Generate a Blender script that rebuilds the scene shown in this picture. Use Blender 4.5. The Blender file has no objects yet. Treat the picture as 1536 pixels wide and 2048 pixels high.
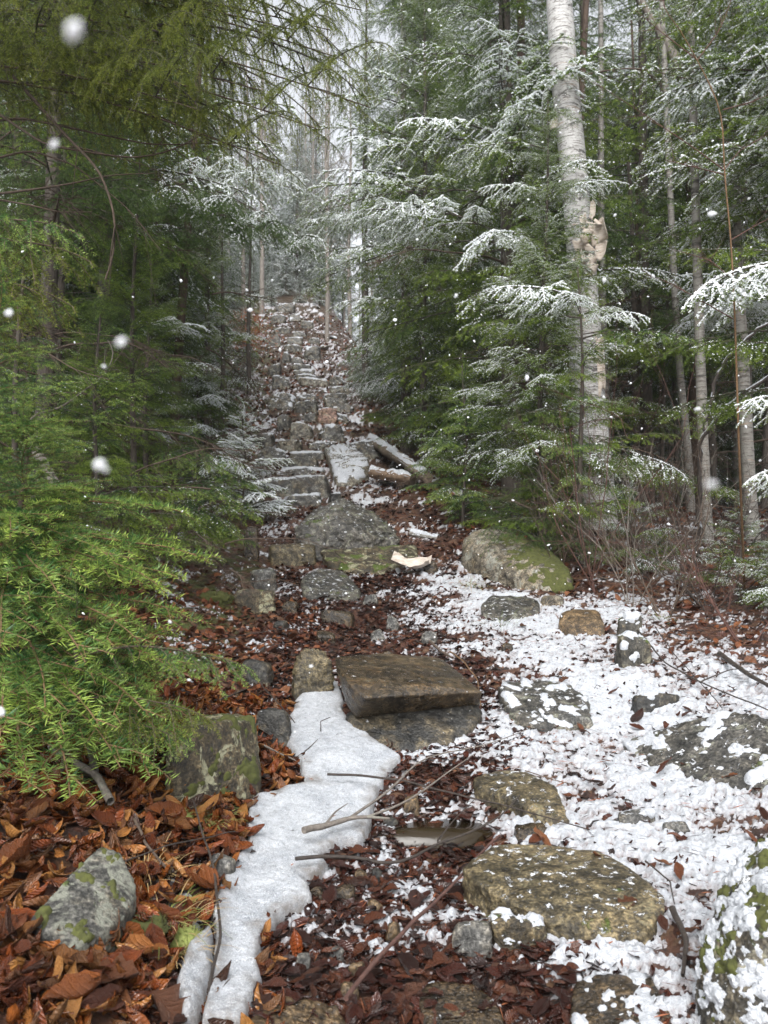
import bpy, bmesh, math, random
import numpy as np
from mathutils import Matrix, Vector

# ------------------------------------------------------------------ camera, world, sun
S = bpy.context.scene
C = S.collection
R_ = math.radians
F, CX, CY, PITCH, CAMZ = 1518.0, 768.0, 1024.0, R_(3.0), 1.45
cam = bpy.data.cameras.new('camera')
cam.sensor_fit = 'VERTICAL'
cam.lens = 6.86
cam.sensor_height = 6.86 * 2 * 1024 / F
cam.sensor_width = cam.sensor_height
cam.clip_start = 0.05
cam.clip_end = 600
cam.dof.use_dof = True
cam.dof.focus_distance = 3.4
cam.dof.aperture_fstop = 1.5
camo = bpy.data.objects.new('camera', cam)
C.objects.link(camo)
camo.location = (0, 0, CAMZ)
camo.rotation_euler = (R_(90) + PITCH, 0, 0)
S.camera = camo

W = bpy.data.worlds.new('World')
S.world = W
W.use_nodes = True
nt = W.node_tree
bg = nt.nodes['Background']
sky = nt.nodes.new('ShaderNodeTexSky')
sky.sky_type = 'NISHITA'
sky.sun_disc = False
sky.sun_elevation = R_(48)
sky.sun_rotation = R_(190)
sky.dust_density = 3.0
hs = nt.nodes.new('ShaderNodeHueSaturation')
hs.inputs['Saturation'].default_value = 0.18      # an overcast, near white sky
nt.links.new(sky.outputs[0], hs.inputs['Color'])
nt.links.new(hs.outputs[0], bg.inputs['Color'])
bg.inputs['Strength'].default_value = 0.15

sun = bpy.data.lights.new('sun', 'SUN')
sun.energy = 1.3
sun.angle = R_(35)
sun.color = (1.0, 0.985, 0.965)
suno = bpy.data.objects.new('sun', sun)
C.objects.link(suno)
suno.rotation_euler = (R_(90 - 48), 0, R_(-10))
S.view_settings.view_transform = 'Standard'
S.view_settings.look = 'None'
S.view_settings.gamma = 1
S.view_settings.use_curve_mapping = False
S.view_settings.exposure = 1.25

rng = np.random.default_rng(7)
random.seed(7)

# ------------------------------------------------------------------ noise
def _hash(ix, iy, iz, seed):
    h = (ix * 374761393 + iy * 668265263 + iz * 2147483647 + seed * 974634777) & 0xFFFFFFFF
    h = ((h ^ (h >> 13)) * 1274126177) & 0xFFFFFFFF
    h = (h ^ (h >> 16)) & 0xFFFFFFFF
    return h / 4294967295.0

def vnoise(p, seed=0):
    p = np.asarray(p, float)
    i = np.floor(p).astype(np.int64)
    f = p - i
    f = f * f * (3 - 2 * f)
    r = 0
    for dx in (0, 1):
        wx = f[..., 0] if dx else 1 - f[..., 0]
        for dy in (0, 1):
            wy = f[..., 1] if dy else 1 - f[..., 1]
            for dz in (0, 1):
                wz = f[..., 2] if dz else 1 - f[..., 2]
                r = r + wx * wy * wz * _hash(i[..., 0] + dx, i[..., 1] + dy, i[..., 2] + dz, seed)
    return r * 2 - 1

def fbm(p, octv=4, seed=0, gain=0.5):
    p = np.asarray(p, float)
    a, s, r = 1.0, 0.0, 0
    for o in range(octv):
        r = r + a * vnoise(p * (2.03 ** o) + 17.3 * o, seed + o)
        s += a
        a *= gain
    return r / s

def smooth(a, b, x):
    t = np.clip((x - a) / (b - a), 0, 1)
    return t * t * (3 - 2 * t)

# ------------------------------------------------------------------ terrain
GY = np.array([-20, 0, 1.6, 2.5, 3.4, 5.0, 6.5, 8.5, 10.5, 15, 20, 27, 35, 45, 60, 130.])
GZ = np.array([-1.0, .34, .49, .57, .68, .94, 1.26, 1.80, 2.44, 4.10, 6.10, 9.2, 13.0, 17.8, 25.5, 36.])
_fy = np.linspace(-20, 130, 3001)
_fz = np.interp(_fy, GY, GZ)
_k = np.exp(-0.5 * (np.arange(-14, 15) * 0.05 / 0.3) ** 2); _k /= _k.sum()
_fz = np.convolve(np.pad(_fz, 14, mode='edge'), _k, 'valid')
def trail_x(Y):
    return np.interp(Y, [0, 3, 6.5, 8, 10.5, 20, 35, 60], [.05, .05, -.25, -.7, -1.15, -2.2, -4.4, -8])

def hgt(X, Y):
    X = np.asarray(X, float); Y = np.asarray(Y, float)
    g = np.interp(Y, _fy, _fz)
    d = X - trail_x(Y)
    # right-hand forest floor climbs less steeply than the trail
    flat = np.interp(Y, [-20, 7, 12, 30, 60, 130], [-1, 1.40, 1.98, 4.2, 9, 16])
    k = smooth(1.6, 5.5, d) * smooth(6.5, 11, Y)
    g = g * (1 - k) + np.minimum(g, flat) * k
    # left bank
    w0 = np.interp(Y, [0, 2, 3, 4.5, 7, 11, 40], [.35, .42, .45, .75, .7, .8, 1.6])
    l = np.maximum(-d - w0, 0)
    g = g + 0.55 * (1 - np.exp(-l * 0.75)) * (1 - smooth(20, 40, Y) * .5)
    r = np.maximum(d - (w0 + .5), 0)
    g = g + 0.16 * (1 - np.exp(-r * 0.8)) * (1 - smooth(9, 14, Y))
    # wet channel in the middle
    g = g - 0.07 * np.exp(-((d - .12) / .35) ** 2) * smooth(8, 4, Y)
    p = np.stack([X, Y, X * 0], -1)
    g = g + 0.06 * fbm(p * 0.9, 3, 5) * smooth(0, 3, np.abs(Y) + np.abs(d))
    return g

def pdir(u, v):
    a = (np.asarray(u, float) - CX) / F
    b = (CY - np.asarray(v, float)) / F
    return np.stack([a + 0 * b, math.cos(PITCH) - b * math.sin(PITCH) + 0 * a, math.sin(PITCH) + b * math.cos(PITCH) + 0 * a], -1)

def P(u, v, Y):
    d = pdir(u, v)
    return np.array([0, 0, CAMZ]) + d * (np.asarray(Y, float) / d[..., 1])[..., None]

_ty = np.concatenate([np.arange(0.8, 6, 0.01), np.arange(6, 20, .03), np.arange(20, 70, .1)])
def G(u, v):
    """point of the ground seen along a direction of view"""
    d = pdir(u, v)
    t = _ty / d[1]
    z = CAMZ + d[2] * t
    h = hgt(d[0] * t, _ty)
    k = np.argmax(z < h)
    if z[k] >= h[k]: k = len(_ty) - 1
    Y = _ty[k]
    return np.array([d[0] * t[k], Y, h[k]])

# ------------------------------------------------------------------ materials
def new_mat(name):
    m = bpy.data.materials.new(name); m.use_nodes = True
    n = m.node_tree; b = n.nodes['Principled BSDF']
    return m, n, b

class NB:
    def __init__(s, tree): s.t = tree
    def n(s, typ, **kw):
        o = s.t.nodes.new(typ)
        for k, v in kw.items():
            if k.startswith('i_'):
                key = k[2:]
                key = int(key) if key.isdigit() else key
                o.inputs[key].default_value = v
            else: setattr(o, k, v)
        return o
    def l(s, a, b): s.t.links.new(a, b)
    def coord(s, obj=True, scale=(1, 1, 1)):
        c = s.n('ShaderNodeTexCoord'); m = s.n('ShaderNodeMapping'); m.inputs['Scale'].default_value = scale
        s.l(c.outputs['Object' if obj else 'Generated'], m.inputs[0]); return m.outputs[0]
    def noise(s, vec, scale, detail=4, rough=.55, dist=0):
        o = s.n('ShaderNodeTexNoise'); s.l(vec, o.inputs['Vector'])
        o.inputs['Scale'].default_value = scale; o.inputs['Detail'].default_value = detail
        o.inputs['Roughness'].default_value = rough; o.inputs['Distortion'].default_value = dist
        return o.outputs[0]
    def ramp(s, fac, stops, interp='LINEAR'):
        o = s.n('ShaderNodeValToRGB'); s.l(fac, o.inputs[0]); o.color_ramp.interpolation = interp
        e = o.color_ramp.elements
        while len(e) < len(stops): e.new(0.5)
        for k, (p, c) in enumerate(stops):
            e[k].position = p
            e[k].color = (c, c, c, 1) if isinstance(c, (int, float)) else tuple(c) + (1,)
        return o.outputs[0]
    def mix(s, fac, a, b, mode='MIX'):
        o = s.n('ShaderNodeMix', data_type='RGBA', blend_type=mode)
        for sock, v in ((o.inputs[0], fac), (o.inputs[6], a), (o.inputs[7], b)):
            if isinstance(v, (int, float)): sock.default_value = v
            elif isinstance(v, tuple): sock.default_value = v + (1,)
            else: s.l(v, sock)
        return o.outputs[2]
    def math(s, op, a, b=0.0, clamp=False):
        o = s.n('ShaderNodeMath', operation=op, use_clamp=clamp)
        for sock, v in ((o.inputs[0], a), (o.inputs[1], b)):
            if isinstance(v, (int, float)): sock.default_value = v
            else: s.l(v, sock)
        return o.outputs[0]
    def bump(s, h, strength, dist, normal=None):
        o = s.n('ShaderNodeBump'); o.inputs['Strength'].default_value = strength; o.inputs['Distance'].default_value = dist
        s.l(h, o.inputs['Height'])
        if normal: s.l(normal, o.inputs['Normal'])
        return o.outputs[0]
    def attr(s, name='c'):
        a = s.n('ShaderNodeAttribute', attribute_name=name); x = s.n('ShaderNodeSeparateXYZ')
        s.l(a.outputs['Vector'], x.inputs[0]); return x.outputs
    def upness(s):
        g = s.n('ShaderNodeNewGeometry'); x = s.n('ShaderNodeSeparateXYZ'); s.l(g.outputs['Normal'], x.inputs[0]); return x.outputs[2]

def rock_mat(name, dark, light, rough=.55, lichen=0.0, lichen_col=(.42, .45, .36), moss=0.0, snow=0.0, tint=(.16, .12, .06), tintamt=.4, moss_col=(.06, .085, .012)):
    m, t, b = new_mat(name); k = NB(t); v = k.coord()
    n1 = k.noise(v, 4, 6, .6, .6); n2 = k.noise(v, 26, 6, .7); n3 = k.noise(v, 110, 3, .6)
    c = k.mix(k.ramp(n1, [(.32, 0.), (.68, 1.)]), dark, light)
    c = k.mix(k.math('MULTIPLY', k.ramp(k.noise(v, 7, 4, .6), [(.45, 0.), (.62, 1.)]), tintamt), c, tint)
    c = k.mix(.85, c, k.ramp(n2, [(.38, .25), (.5, .85), (.62, 2.0)]), 'MULTIPLY')
    c = k.mix(.6, c, k.ramp(k.noise(v, 9, 5, .7, 1.2), [(.36, .35), (.5, 1.), (.62, 1.7)]), 'MULTIPLY')
    c = k.mix(.8, c, k.ramp(n3, [(.38, .30), (.5, .9), (.62, 1.9)]), 'MULTIPLY')
    if lichen:
        lf = k.ramp(k.noise(v, 9, 7, .72, .8), [(.66 - .24 * lichen, 0.), (.70 - .24 * lichen, 1.)])
        lf = k.math('MULTIPLY', lf, k.ramp(k.noise(v, 60, 3, .6), [(.38, .1), (.52, 1.)]))
        c = k.mix(lf, c, k.mix(k.noise(v, 14), lichen_col, tuple(x * .55 for x in lichen_col)))
    up = k.upness()
    h = k.math('ADD', k.math('MULTIPLY', n2, .6), k.math('MULTIPLY', n3, .25))
    if moss:
        mf = k.math('ADD', k.noise(v, 6, 5, .65, .4), k.math('MULTIPLY', up, .12))
        mf = k.ramp(mf, [(.74 - .22 * moss, 0.), (.80 - .22 * moss, 1.)])
        mc = k.mix(k.noise(v, 40), moss_col, tuple(x * 2.2 for x in moss_col))
        c = k.mix(mf, c, mc)
        h = k.math('ADD', h, k.math('MULTIPLY', mf, k.noise(v, 200, 2)))
    r = k.ramp(n1, [(.3, rough - .12), (.7, rough + .14)])
    if snow:
        sf = k.math('ADD', k.noise(v, 30, 6, .75, .3), k.math('MULTIPLY', up, .16))
        sf = k.ramp(sf, [(.80 - .22 * snow, 0.), (.83 - .22 * snow, 1.)])
        sf = k.math('MULTIPLY', sf, k.ramp(up, [(.15, 0.), (.5, 1.)]))
        c = k.mix(sf, c, (.80, .82, .85)); r = k.mix(sf, r, (.8, .8, .8))
        h = k.math('ADD', h, k.math('MULTIPLY', sf, .8))
    k.l(c, b.inputs['Base Color']); k.l(r, b.inputs['Roughness'])
    k.l(k.bump(h, 1.0, .022), b.inputs['Normal'])
    b.inputs['Specular IOR Level'].default_value = .55
    return m

M = {}
M['rock_wet'] = rock_mat('rock_wet', (.020, .014, .008), (.075, .055, .032), .24, .15, (.16, .14, .09), snow=.08, tint=(.07, .04, .015))
M['rock_brown'] = rock_mat('rock_brown', (.045, .036, .019), (.125, .10, .056), .42, .35, (.24, .21, .12), .04, .3)
M['rock_grey'] = rock_mat('rock_grey', (.055, .055, .05), (.16, .155, .145), .6, .5, (.28, .28, .23), .3, .35)
M['rock_slate'] = rock_mat('rock_slate', (.022, .021, .018), (.095, .088, .076), .42, .45, (.24, .24, .18), .10, .35, tint=(.09, .075, .05))
M['rock_dark'] = rock_mat('rock_dark', (.012, .012, .011), (.045, .043, .038), .42, .22, (.2, .19, .15), .12, .12)
M['rock_lichen'] = rock_mat('rock_lichen', (.035, .034, .030), (.12, .115, .10), .65, .75, (.22, .225, .18), .35, 0)
M['rock_mossy'] = rock_mat('rock_mossy', (.025, .019, .01), (.085, .065, .035), .6, .55, (.38, .37, .24), .45, .0)
M['rock_boulder'] = rock_mat('rock_boulder', (.055, .046, .032), (.19, .165, .125), .65, .5, (.30, .30, .25), .08, .12)
M['rock_tan'] = rock_mat('rock_tan', (.06, .038, .018), (.17, .115, .06), .35, .1, (.3, .25, .15), 0, .04, tint=(.08, .06, .04))
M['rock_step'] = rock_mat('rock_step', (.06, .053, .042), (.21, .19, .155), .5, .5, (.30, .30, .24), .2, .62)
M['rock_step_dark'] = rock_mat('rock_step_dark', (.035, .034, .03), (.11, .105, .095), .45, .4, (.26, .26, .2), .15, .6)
M['rock_snowy'] = rock_mat('rock_snowy', (.022, .020, .016), (.075, .068, .05), .5, .35, (.3, .28, .2), .7, .6)
M['rock_pink'] = rock_mat('rock_pink', (.16, .09, .065), (.30, .20, .16), .6, .3, (.3, .28, .2), 0, .3)

def ground_mat():
    m, t, b = new_mat('forest_soil'); k = NB(t); v = k.coord()
    vo = k.n('ShaderNodeTexVoronoi', feature='F1'); vo.inputs['Scale'].default_value = 26
    nd = k.n('ShaderNodeTexNoise'); nd.inputs['Scale'].default_value = 14; k.l(v, nd.inputs['Vector'])
    wv = k.n('ShaderNodeVectorMath', operation='MULTIPLY_ADD'); wv.inputs[1].default_value = (.05, .05, .05)
    k.l(nd.outputs[1], wv.inputs[0]); k.l(v, wv.inputs[2]); k.l(wv.outputs[0], vo.inputs['Vector'])
    bw = k.n('ShaderNodeSeparateColor'); k.l(vo.outputs['Color'], bw.inputs[0])
    c = k.ramp(bw.outputs[0], [(0, (.022, .012, .008)), (.35, (.05, .02, .012)), (.6, (.085, .032, .018)), (.85, (.12, .055, .03)), (1, (.16, .09, .05))])
    c = k.mix(.8, c, k.ramp(k.noise(v, 60, 5, .7), [(.3, .35), (.5, .9), (.75, 1.6)]), 'MULTIPLY')
    a = k.attr()
    c = k.mix(a[0], c, k.mix(k.noise(v, 30, 5, .7), (.012, .009, .006), (.05, .034, .02)))     # bare mud and needle duff
    c = k.mix(k.math('MULTIPLY', a[1], k.ramp(k.noise(v, 8, 5, .6), [(.45, 0.), (.6, 1.)])), c, k.mix(k.noise(v, 60), (.035, .05, .008), (.09, .11, .02)))
    k.l(c, b.inputs['Base Color'])
    k.l(k.ramp(k.noise(v, 3), [(.35, .28), (.65, .65)]), b.inputs['Roughness'])
    h = k.math('ADD', vo.outputs['Distance'], k.noise(v, 70, 5, .7))
    k.l(k.bump(h, 1.0, .02), b.inputs['Normal'])
    return m
M['ground'] = ground_mat()

def snow_mat():
    m, t, b = new_mat('snow_dusting'); k = NB(t); v = k.coord()
    n = k.noise(v, 90, 4, .7)
    cc = k.ramp(n, [(.3, (.30, .31, .34)), (.45, (.43, .45, .48)), (.65, (.58, .60, .63))])
    cc = k.mix(k.math('MULTIPLY', k.attr()[0], k.ramp(k.noise(v, 60, 3, .6), [(.35, .3), (.6, 1.)])), cc, (.24, .20, .19))      # thin wet rim
    k.l(cc, b.inputs['Base Color'])
    b.inputs['Roughness'].default_value = .65
    k.l(k.bump(k.math('ADD', n, k.noise(v, 300, 2)), .9, .006), b.inputs['Normal'])
    return m
M['snow'] = snow_mat()

def ice_mat():
    m, t, b = new_mat('old_ice'); k = NB(t); v = k.coord()
    a = k.noise(v, 7, 6, .7, .6); f = k.noise(v, 75, 5, .75); g = k.noise(v, 320, 2, .6)
    c = k.mix(k.ramp(a, [(.38, 0.), (.62, 1.)]), (.29, .31, .34), (.46, .48, .51))
    c = k.mix(.85, c, k.ramp(f, [(.32, .55), (.47, .95), (.6, 1.2)]), 'MULTIPLY')
    c = k.mix(k.ramp(k.noise(v, 48, 6, .8), [(.70, 0.), (.74, .9)]), c, (.16, .12, .08))
    c = k.mix(k.ramp(g, [(.52, 0.), (.62, .7)]), c, (.74, .75, .77))
    c = k.mix(k.math('MULTIPLY', k.attr()[0], k.ramp(k.noise(v, 30, 5, .7), [(.35, .15), (.6, .9)])), c, (.17, .15, .13))
    k.l(c, b.inputs['Base Color'])
    b.inputs['Roughness'].default_value = .38
    k.l(k.bump(k.math('ADD', k.math('MULTIPLY', f, 1.2), k.math('MULTIPLY', g, .7)), .8, .007), b.inputs['Normal'])
    b.inputs['Subsurface Weight'].default_value = .12
    b.inputs['Subsurface Radius'].default_value = (.02, .025, .03)
    return m
M['ice'] = ice_mat()

def leaf_mat(name, cols, rough, spec=.5):
    m, t, b = new_mat(name); k = NB(t); a = k.attr()          # c = (along, across, random)
    v = k.coord()
    c = k.ramp(a[2], [(i / (len(cols) - 1), col) for i, col in enumerate(cols)])
    c = k.mix(.7, c, k.ramp(k.noise(v, 38, 5, .65), [(.3, .5), (.55, 1.), (.8, 1.4)]), 'MULTIPLY')
    ac = k.math('ABSOLUTE', a[1])
    ph = k.math('MULTIPLY', k.math('SUBTRACT', a[0], k.math('MULTIPLY', ac, .28)), 52.)
    side = k.math('POWER', k.math('ABSOLUTE', k.math('COSINE', k.math('MULTIPLY', ph, .5))), 7.)
    rib = k.math('SUBTRACT', 1., k.math('MULTIPLY', ac, 14.), True)
    vein = k.math('MAXIMUM', k.math('MULTIPLY', side, .55), rib)
    c = k.mix(k.math('MULTIPLY', vein, .2), c, k.mix(1., c, (1.5, 1.5, 1.5), 'MULTIPLY'))
    k.l(c, b.inputs['Base Color'])
    b.inputs['Roughness'].default_value = rough
    b.inputs['Specular IOR Level'].default_value = spec
    k.l(k.bump(k.math('SUBTRACT', k.noise(v, 55, 3, .6), k.math('MULTIPLY', vein, .5)), .9, .008), b.inputs['Normal'])
    return m
M['leaf_dry'] = leaf_mat('leaf_dry', [(.03, .013, .007), (.14, .038, .010), (.24, .074, .016), (.34, .155, .045), (.07, .020, .008), (.20, .048, .012), (.14, .075, .036)], .26)
M['leaf_wet'] = leaf_mat('leaf_wet', [(.016, .007, .005), (.036, .011, .007), (.062, .017, .010), (.10, .034, .016), (.022, .011, .009)], .13, .6)
M['leaf_mid'] = leaf_mat('leaf_mid', [(.04, .014, .008), (.10, .028, .012), (.16, .05, .018), (.23, .09, .035), (.07, .025, .012)], .38)

def needle_mat(name, inner, tipc, var=.6, transl=.42):
    m, t, b = new_mat(name); k = NB(t); a = k.attr()          # c = (age toward the tip, random, -)
    oi = k.n('ShaderNodeObjectInfo')
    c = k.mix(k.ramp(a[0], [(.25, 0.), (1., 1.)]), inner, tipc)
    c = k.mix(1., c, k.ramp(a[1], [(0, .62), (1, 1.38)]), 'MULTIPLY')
    c = k.mix(var, c, k.ramp(oi.outputs['Random'], [(0, (.62, .72, .75)), (.5, (1, 1, 1)), (1, (1.35, 1.25, 1.0))]), 'MULTIPLY')
    k.l(c, b.inputs['Base Color']); b.inputs['Roughness'].default_value = .42
    b.inputs['Specular IOR Level'].default_value = .35
    tr = k.n('ShaderNodeBsdfTranslucent'); k.l(c, tr.inputs[0])
    mx = k.n('ShaderNodeMixShader'); mx.inputs[0].default_value = transl
    k.l(b.outputs[0], mx.inputs[1]); k.l(tr.outputs[0], mx.inputs[2])
    k.l(mx.outputs[0], t.nodes['Material Output'].inputs[0])
    return m
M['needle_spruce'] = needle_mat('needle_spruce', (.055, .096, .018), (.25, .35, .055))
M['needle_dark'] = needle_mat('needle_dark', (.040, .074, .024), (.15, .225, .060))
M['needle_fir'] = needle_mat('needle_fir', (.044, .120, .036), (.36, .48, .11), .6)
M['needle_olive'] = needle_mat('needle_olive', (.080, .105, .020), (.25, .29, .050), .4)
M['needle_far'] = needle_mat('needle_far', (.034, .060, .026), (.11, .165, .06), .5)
def frost_mat():
    m, t, b = new_mat('frost'); b.inputs['Base Color'].default_value = (.74, .77, .79, 1); b.inputs['Roughness'].default_value = .8
    return m
M['frost'] = frost_mat()

def flake_mat():
    m, t, b = new_mat('flake'); k = NB(t); b.inputs['Base Color'].default_value = (.9, .92, .94, 1); b.inputs['Roughness'].default_value = .9
    tr = k.n('ShaderNodeBsdfTranslucent'); tr.inputs[0].default_value = (.95, .96, .98, 1)
    mx = k.n('ShaderNodeMixShader'); mx.inputs[0].default_value = .5; k.l(b.outputs[0], mx.inputs[1]); k.l(tr.outputs[0], mx.inputs[2]); k.l(mx.outputs[0], t.nodes['Material Output'].inputs[0])
    return m
M['flake'] = flake_mat()
def bark_mat(name, c1, c2, sc=(1, 1, .25), scale=30, rough=.85, lich=0.):
    m, t, b = new_mat(name); k = NB(t); v = k.coord(True, sc)
    n = k.noise(v, scale, 6, .7, .5)
    c = k.ramp(n, [(.3, c1), (.7, c2)])
    if lich:
        c = k.mix(k.ramp(k.noise(v, 9, 5, .7), [(.58 , 0.), (.66, lich)]), c, (.30, .32, .26))
    k.l(c, b.inputs['Base Color']); b.inputs['Roughness'].default_value = rough
    k.l(k.bump(n, .9, .012), b.inputs['Normal'])
    return m
M['bark'] = bark_mat('bark', (.022, .017, .013), (.10, .082, .065), lich=.6)
M['bark_red'] = bark_mat('bark_red', (.03, .018, .013), (.10, .065, .045))
M['twig'] = bark_mat('twig', (.045, .03, .022), (.12, .085, .06), (1, 1, 1), 40)
M['twig_dark'] = bark_mat('twig_dark', (.018, .013, .011), (.065, .05, .04), (1, 1, 1), 60, .5)
M['twig_red'] = bark_mat('twig_red', (.045, .020, .016), (.13, .062, .046), (1, 1, 1), 40)
M['twig_tan'] = bark_mat('twig_tan', (.09, .05, .022), (.18, .105, .05), (1, 1, 1), 30)
M['twig_grey'] = bark_mat('twig_grey', (.09, .075, .062), (.24, .21, .18), (1, 1, 1), 50, .8, .5)
M['log'] = bark_mat('log', (.05, .035, .022), (.23, .18, .13), (1, 1, 1), 22, .75)
M['wood_cut'] = bark_mat('wood_cut', (.07, .04, .022), (.22, .15, .10), (1, 1, 1), 24, .7)
M['bark_pale'] = bark_mat('bark_pale', (.11, .095, .08), (.27, .24, .21), (1, 1, .4), 16)

def birch_mat(name, base=(.40, .395, .385), dark=.9):
    m, t, b = new_mat(name); k = NB(t)
    v = k.coord(True, (1, 1, 9)); w = k.coord(True, (1, 1, 1)); z = k.coord(True, (1.2, 1.2, 3.4))
    c = k.mix(k.ramp(k.noise(w, 2.3, 4, .6, .5), [(.35, 0.), (.65, 1.)]), base, tuple(x * 1.15 for x in base))
    c = k.mix(k.ramp(k.noise(v, 3.2, 6, .72), [(.60, 0.), (.66, .75)]), c, (.30, .21, .15))
    c = k.mix(k.ramp(k.noise(v, 9, 4, .7), [(.55, 0.), (.60, .85)]), c, (.07, .055, .045))
    c = k.mix(k.ramp(k.noise(k.coord(True, (1, 1, 2.2)), 11, 6, .8, 1.), [(.56, 0.), (.60, .7)]), c, (.13, .115, .10))
    c = k.mix(k.ramp(k.noise(z, 2.6, 6, .75, .9), [(.55, 0.), (.62, dark)]), c, (.045, .04, .035))
    c = k.mix(.5, c, k.ramp(k.noise(w, 60, 4, .7), [(.3, .65), (.6, 1.1)]), 'MULTIPLY')
    k.l(c, b.inputs['Base Color']); b.inputs['Roughness'].default_value = .6
    k.l(k.bump(k.math('ADD', k.noise(v, 9, 4), k.noise(z, 3, 5)), .6, .012), b.inputs['Normal'])
    return m
M['birch'] = birch_mat('birch')
M['birch_small'] = birch_mat('birch_small', (.19, .18, .16), 1.)
def curl_mat():
    m, t, b = new_mat('peeled_bark'); k = NB(t); v = k.coord(True, (1, 1, 5))
    c = k.ramp(k.noise(v, 12, 5, .7), [(.3, (.26, .20, .155)), (.48, (.44, .38, .32)), (.7, (.56, .52, .47))])
    k.l(c, b.inputs['Base Color']); b.inputs['Roughness'].default_value = .7
    return m
M['curl'] = curl_mat()
def simple(name, col, rough=.6, vary=.4, scale=40):
    m, t, b = new_mat(name); k = NB(t); v = k.coord()
    k.l(k.mix(k.noise(v, scale), tuple(x * (1 - vary) for x in col), tuple(x * (1 + vary) for x in col)), b.inputs['Base Color'])
    b.inputs['Roughness'].default_value = rough
    return m
M['moss'] = simple('moss', (.055, .060, .012), .9, .9, 60)
M['moss_pale'] = simple('moss_pale', (.22, .25, .07), .9, .4, 120)
M['lichen'] = simple('lichen', (.38, .42, .30), .9, .3, 90)
M['straw'] = simple('straw', (.36, .25, .11), .7, .4, 20)
M['grass_green'] = simple('grass_green', (.13, .17, .035), .6, .4, 20)
M['red_needles'] = simple('red_needles', (.22, .075, .03), .7, .4, 20)
def water_mat():
    m, t, b = new_mat('puddle_water'); k = NB(t); v = k.coord()
    k.l(k.mix(k.noise(v, 12), (.016, .011, .006), (.034, .024, .012)), b.inputs['Base Color'])
    b.inputs['Roughness'].default_value = .14; b.inputs['Specular IOR Level'].default_value = .3
    k.l(k.bump(k.noise(v, 30, 3), .25, .004), b.inputs['Normal'])
    return m
M['water'] = water_mat()

# ------------------------------------------------------------------ mesh assembling
class MB:
    def __init__(s): s.V = []; s.F = []; s.m = []; s.c = []; s.n = 0
    def add(s, V, Fc, mat=0, c=None):
        V = np.asarray(V, float).reshape(-1, 3)
        Fc = np.asarray(Fc, np.int64)
        if len(Fc) == 0: return
        s.V.append(V); s.F.append(Fc + s.n)
        s.m.append(np.full(len(Fc), mat) if np.isscalar(mat) else np.asarray(mat))
        if c is None: c = np.zeros((len(V), 3))
        s.c.append(np.broadcast_to(np.asarray(c, float), (len(V), 3)))
        s.n += len(V)
    def mesh(s, name, mats, smooth_=True):
        me = bpy.data.meshes.new(name)
        V = np.concatenate(s.V) if s.V else np.zeros((0, 3))
        me.vertices.add(len(V)); me.vertices.foreach_set('co', V.ravel())
        tot = np.concatenate([np.full(len(f), f.shape[1]) for f in s.F])
        idx = np.concatenate([f.ravel() for f in s.F])
        start = np.concatenate([[0], np.cumsum(tot)[:-1]])
        me.loops.add(len(idx)); me.loops.foreach_set('vertex_index', idx.astype(np.int32))
        me.polygons.add(len(tot)); me.polygons.foreach_set('loop_start', start.astype(np.int32))
        me.polygons.foreach_set('loop_total', tot.astype(np.int32))
        me.polygons.foreach_set('material_index', np.concatenate(s.m).astype(np.int32))
        me.polygons.foreach_set('use_smooth', np.full(len(tot), smooth_))
        for x in mats: me.materials.append(M[x] if isinstance(x, str) else x)
        at = me.attributes.new('c', 'FLOAT_VECTOR', 'POINT')
        at.data.foreach_set('vector', np.concatenate(s.c).ravel())
        me.update(calc_edges=True)
        return me

def link(name, me, parent=None, loc=(0, 0, 0)):
    o = bpy.data.objects.new(name, me); C.objects.link(o)
    o.location = loc
    if parent: o.parent = parent
    return o
def tag(o, label=None, cat=None, group=None, kind=None):
    if label: o['label'] = label
    if cat: o['category'] = cat
    if group: o['group'] = group
    if kind: o['kind'] = kind
    return o
def thing(name, loc, label, cat, group=None):
    o = bpy.data.objects.new(name, None); C.objects.link(o); o.location = tuple(loc)
    o.empty_display_size = .1
    return tag(o, label, cat, group)

def tube(pts, rad, sides=6):
    pts = np.asarray(pts, float); n = len(pts)
    rad = np.broadcast_to(np.asarray(rad, float), (n,))
    T = np.gradient(pts, axis=0); T /= np.linalg.norm(T, axis=1)[:, None] + 1e-9
    ref = np.array([0, 0, 1.]) if abs(T[:, 2]).mean() < .8 else np.array([1., 0, 0])
    A = np.cross(T, ref); A /= np.linalg.norm(A, axis=1)[:, None] + 1e-9
    B = np.cross(A, T)
    th = np.arange(sides) * 2 * math.pi / sides
    V = pts[:, None] + rad[:, None, None] * (A[:, None] * np.cos(th)[None, :, None] + B[:, None] * np.sin(th)[None, :, None])
    i = np.arange(n - 1)[:, None] * sides; j = np.arange(sides)[None]; j2 = (j + 1) % sides
    Fq = np.stack([i + j, i + j2, i + sides + j2, i + sides + j], -1).reshape(-1, 4)
    return V.reshape(-1, 3), Fq

def resample(pts, n):
    pts = np.asarray(pts, float)
    d = np.concatenate([[0], np.cumsum(np.linalg.norm(np.diff(pts, axis=0), axis=1))])
    t = np.linspace(0, d[-1], n)
    # Catmull-like smoothing through linear interpolation and a short blur
    q = np.stack([np.interp(t, d, pts[:, k]) for k in range(3)], 1)
    for _ in range(2):
        q[1:-1] = (q[:-2] + 2 * q[1:-1] + q[2:]) / 4
    return q

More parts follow.
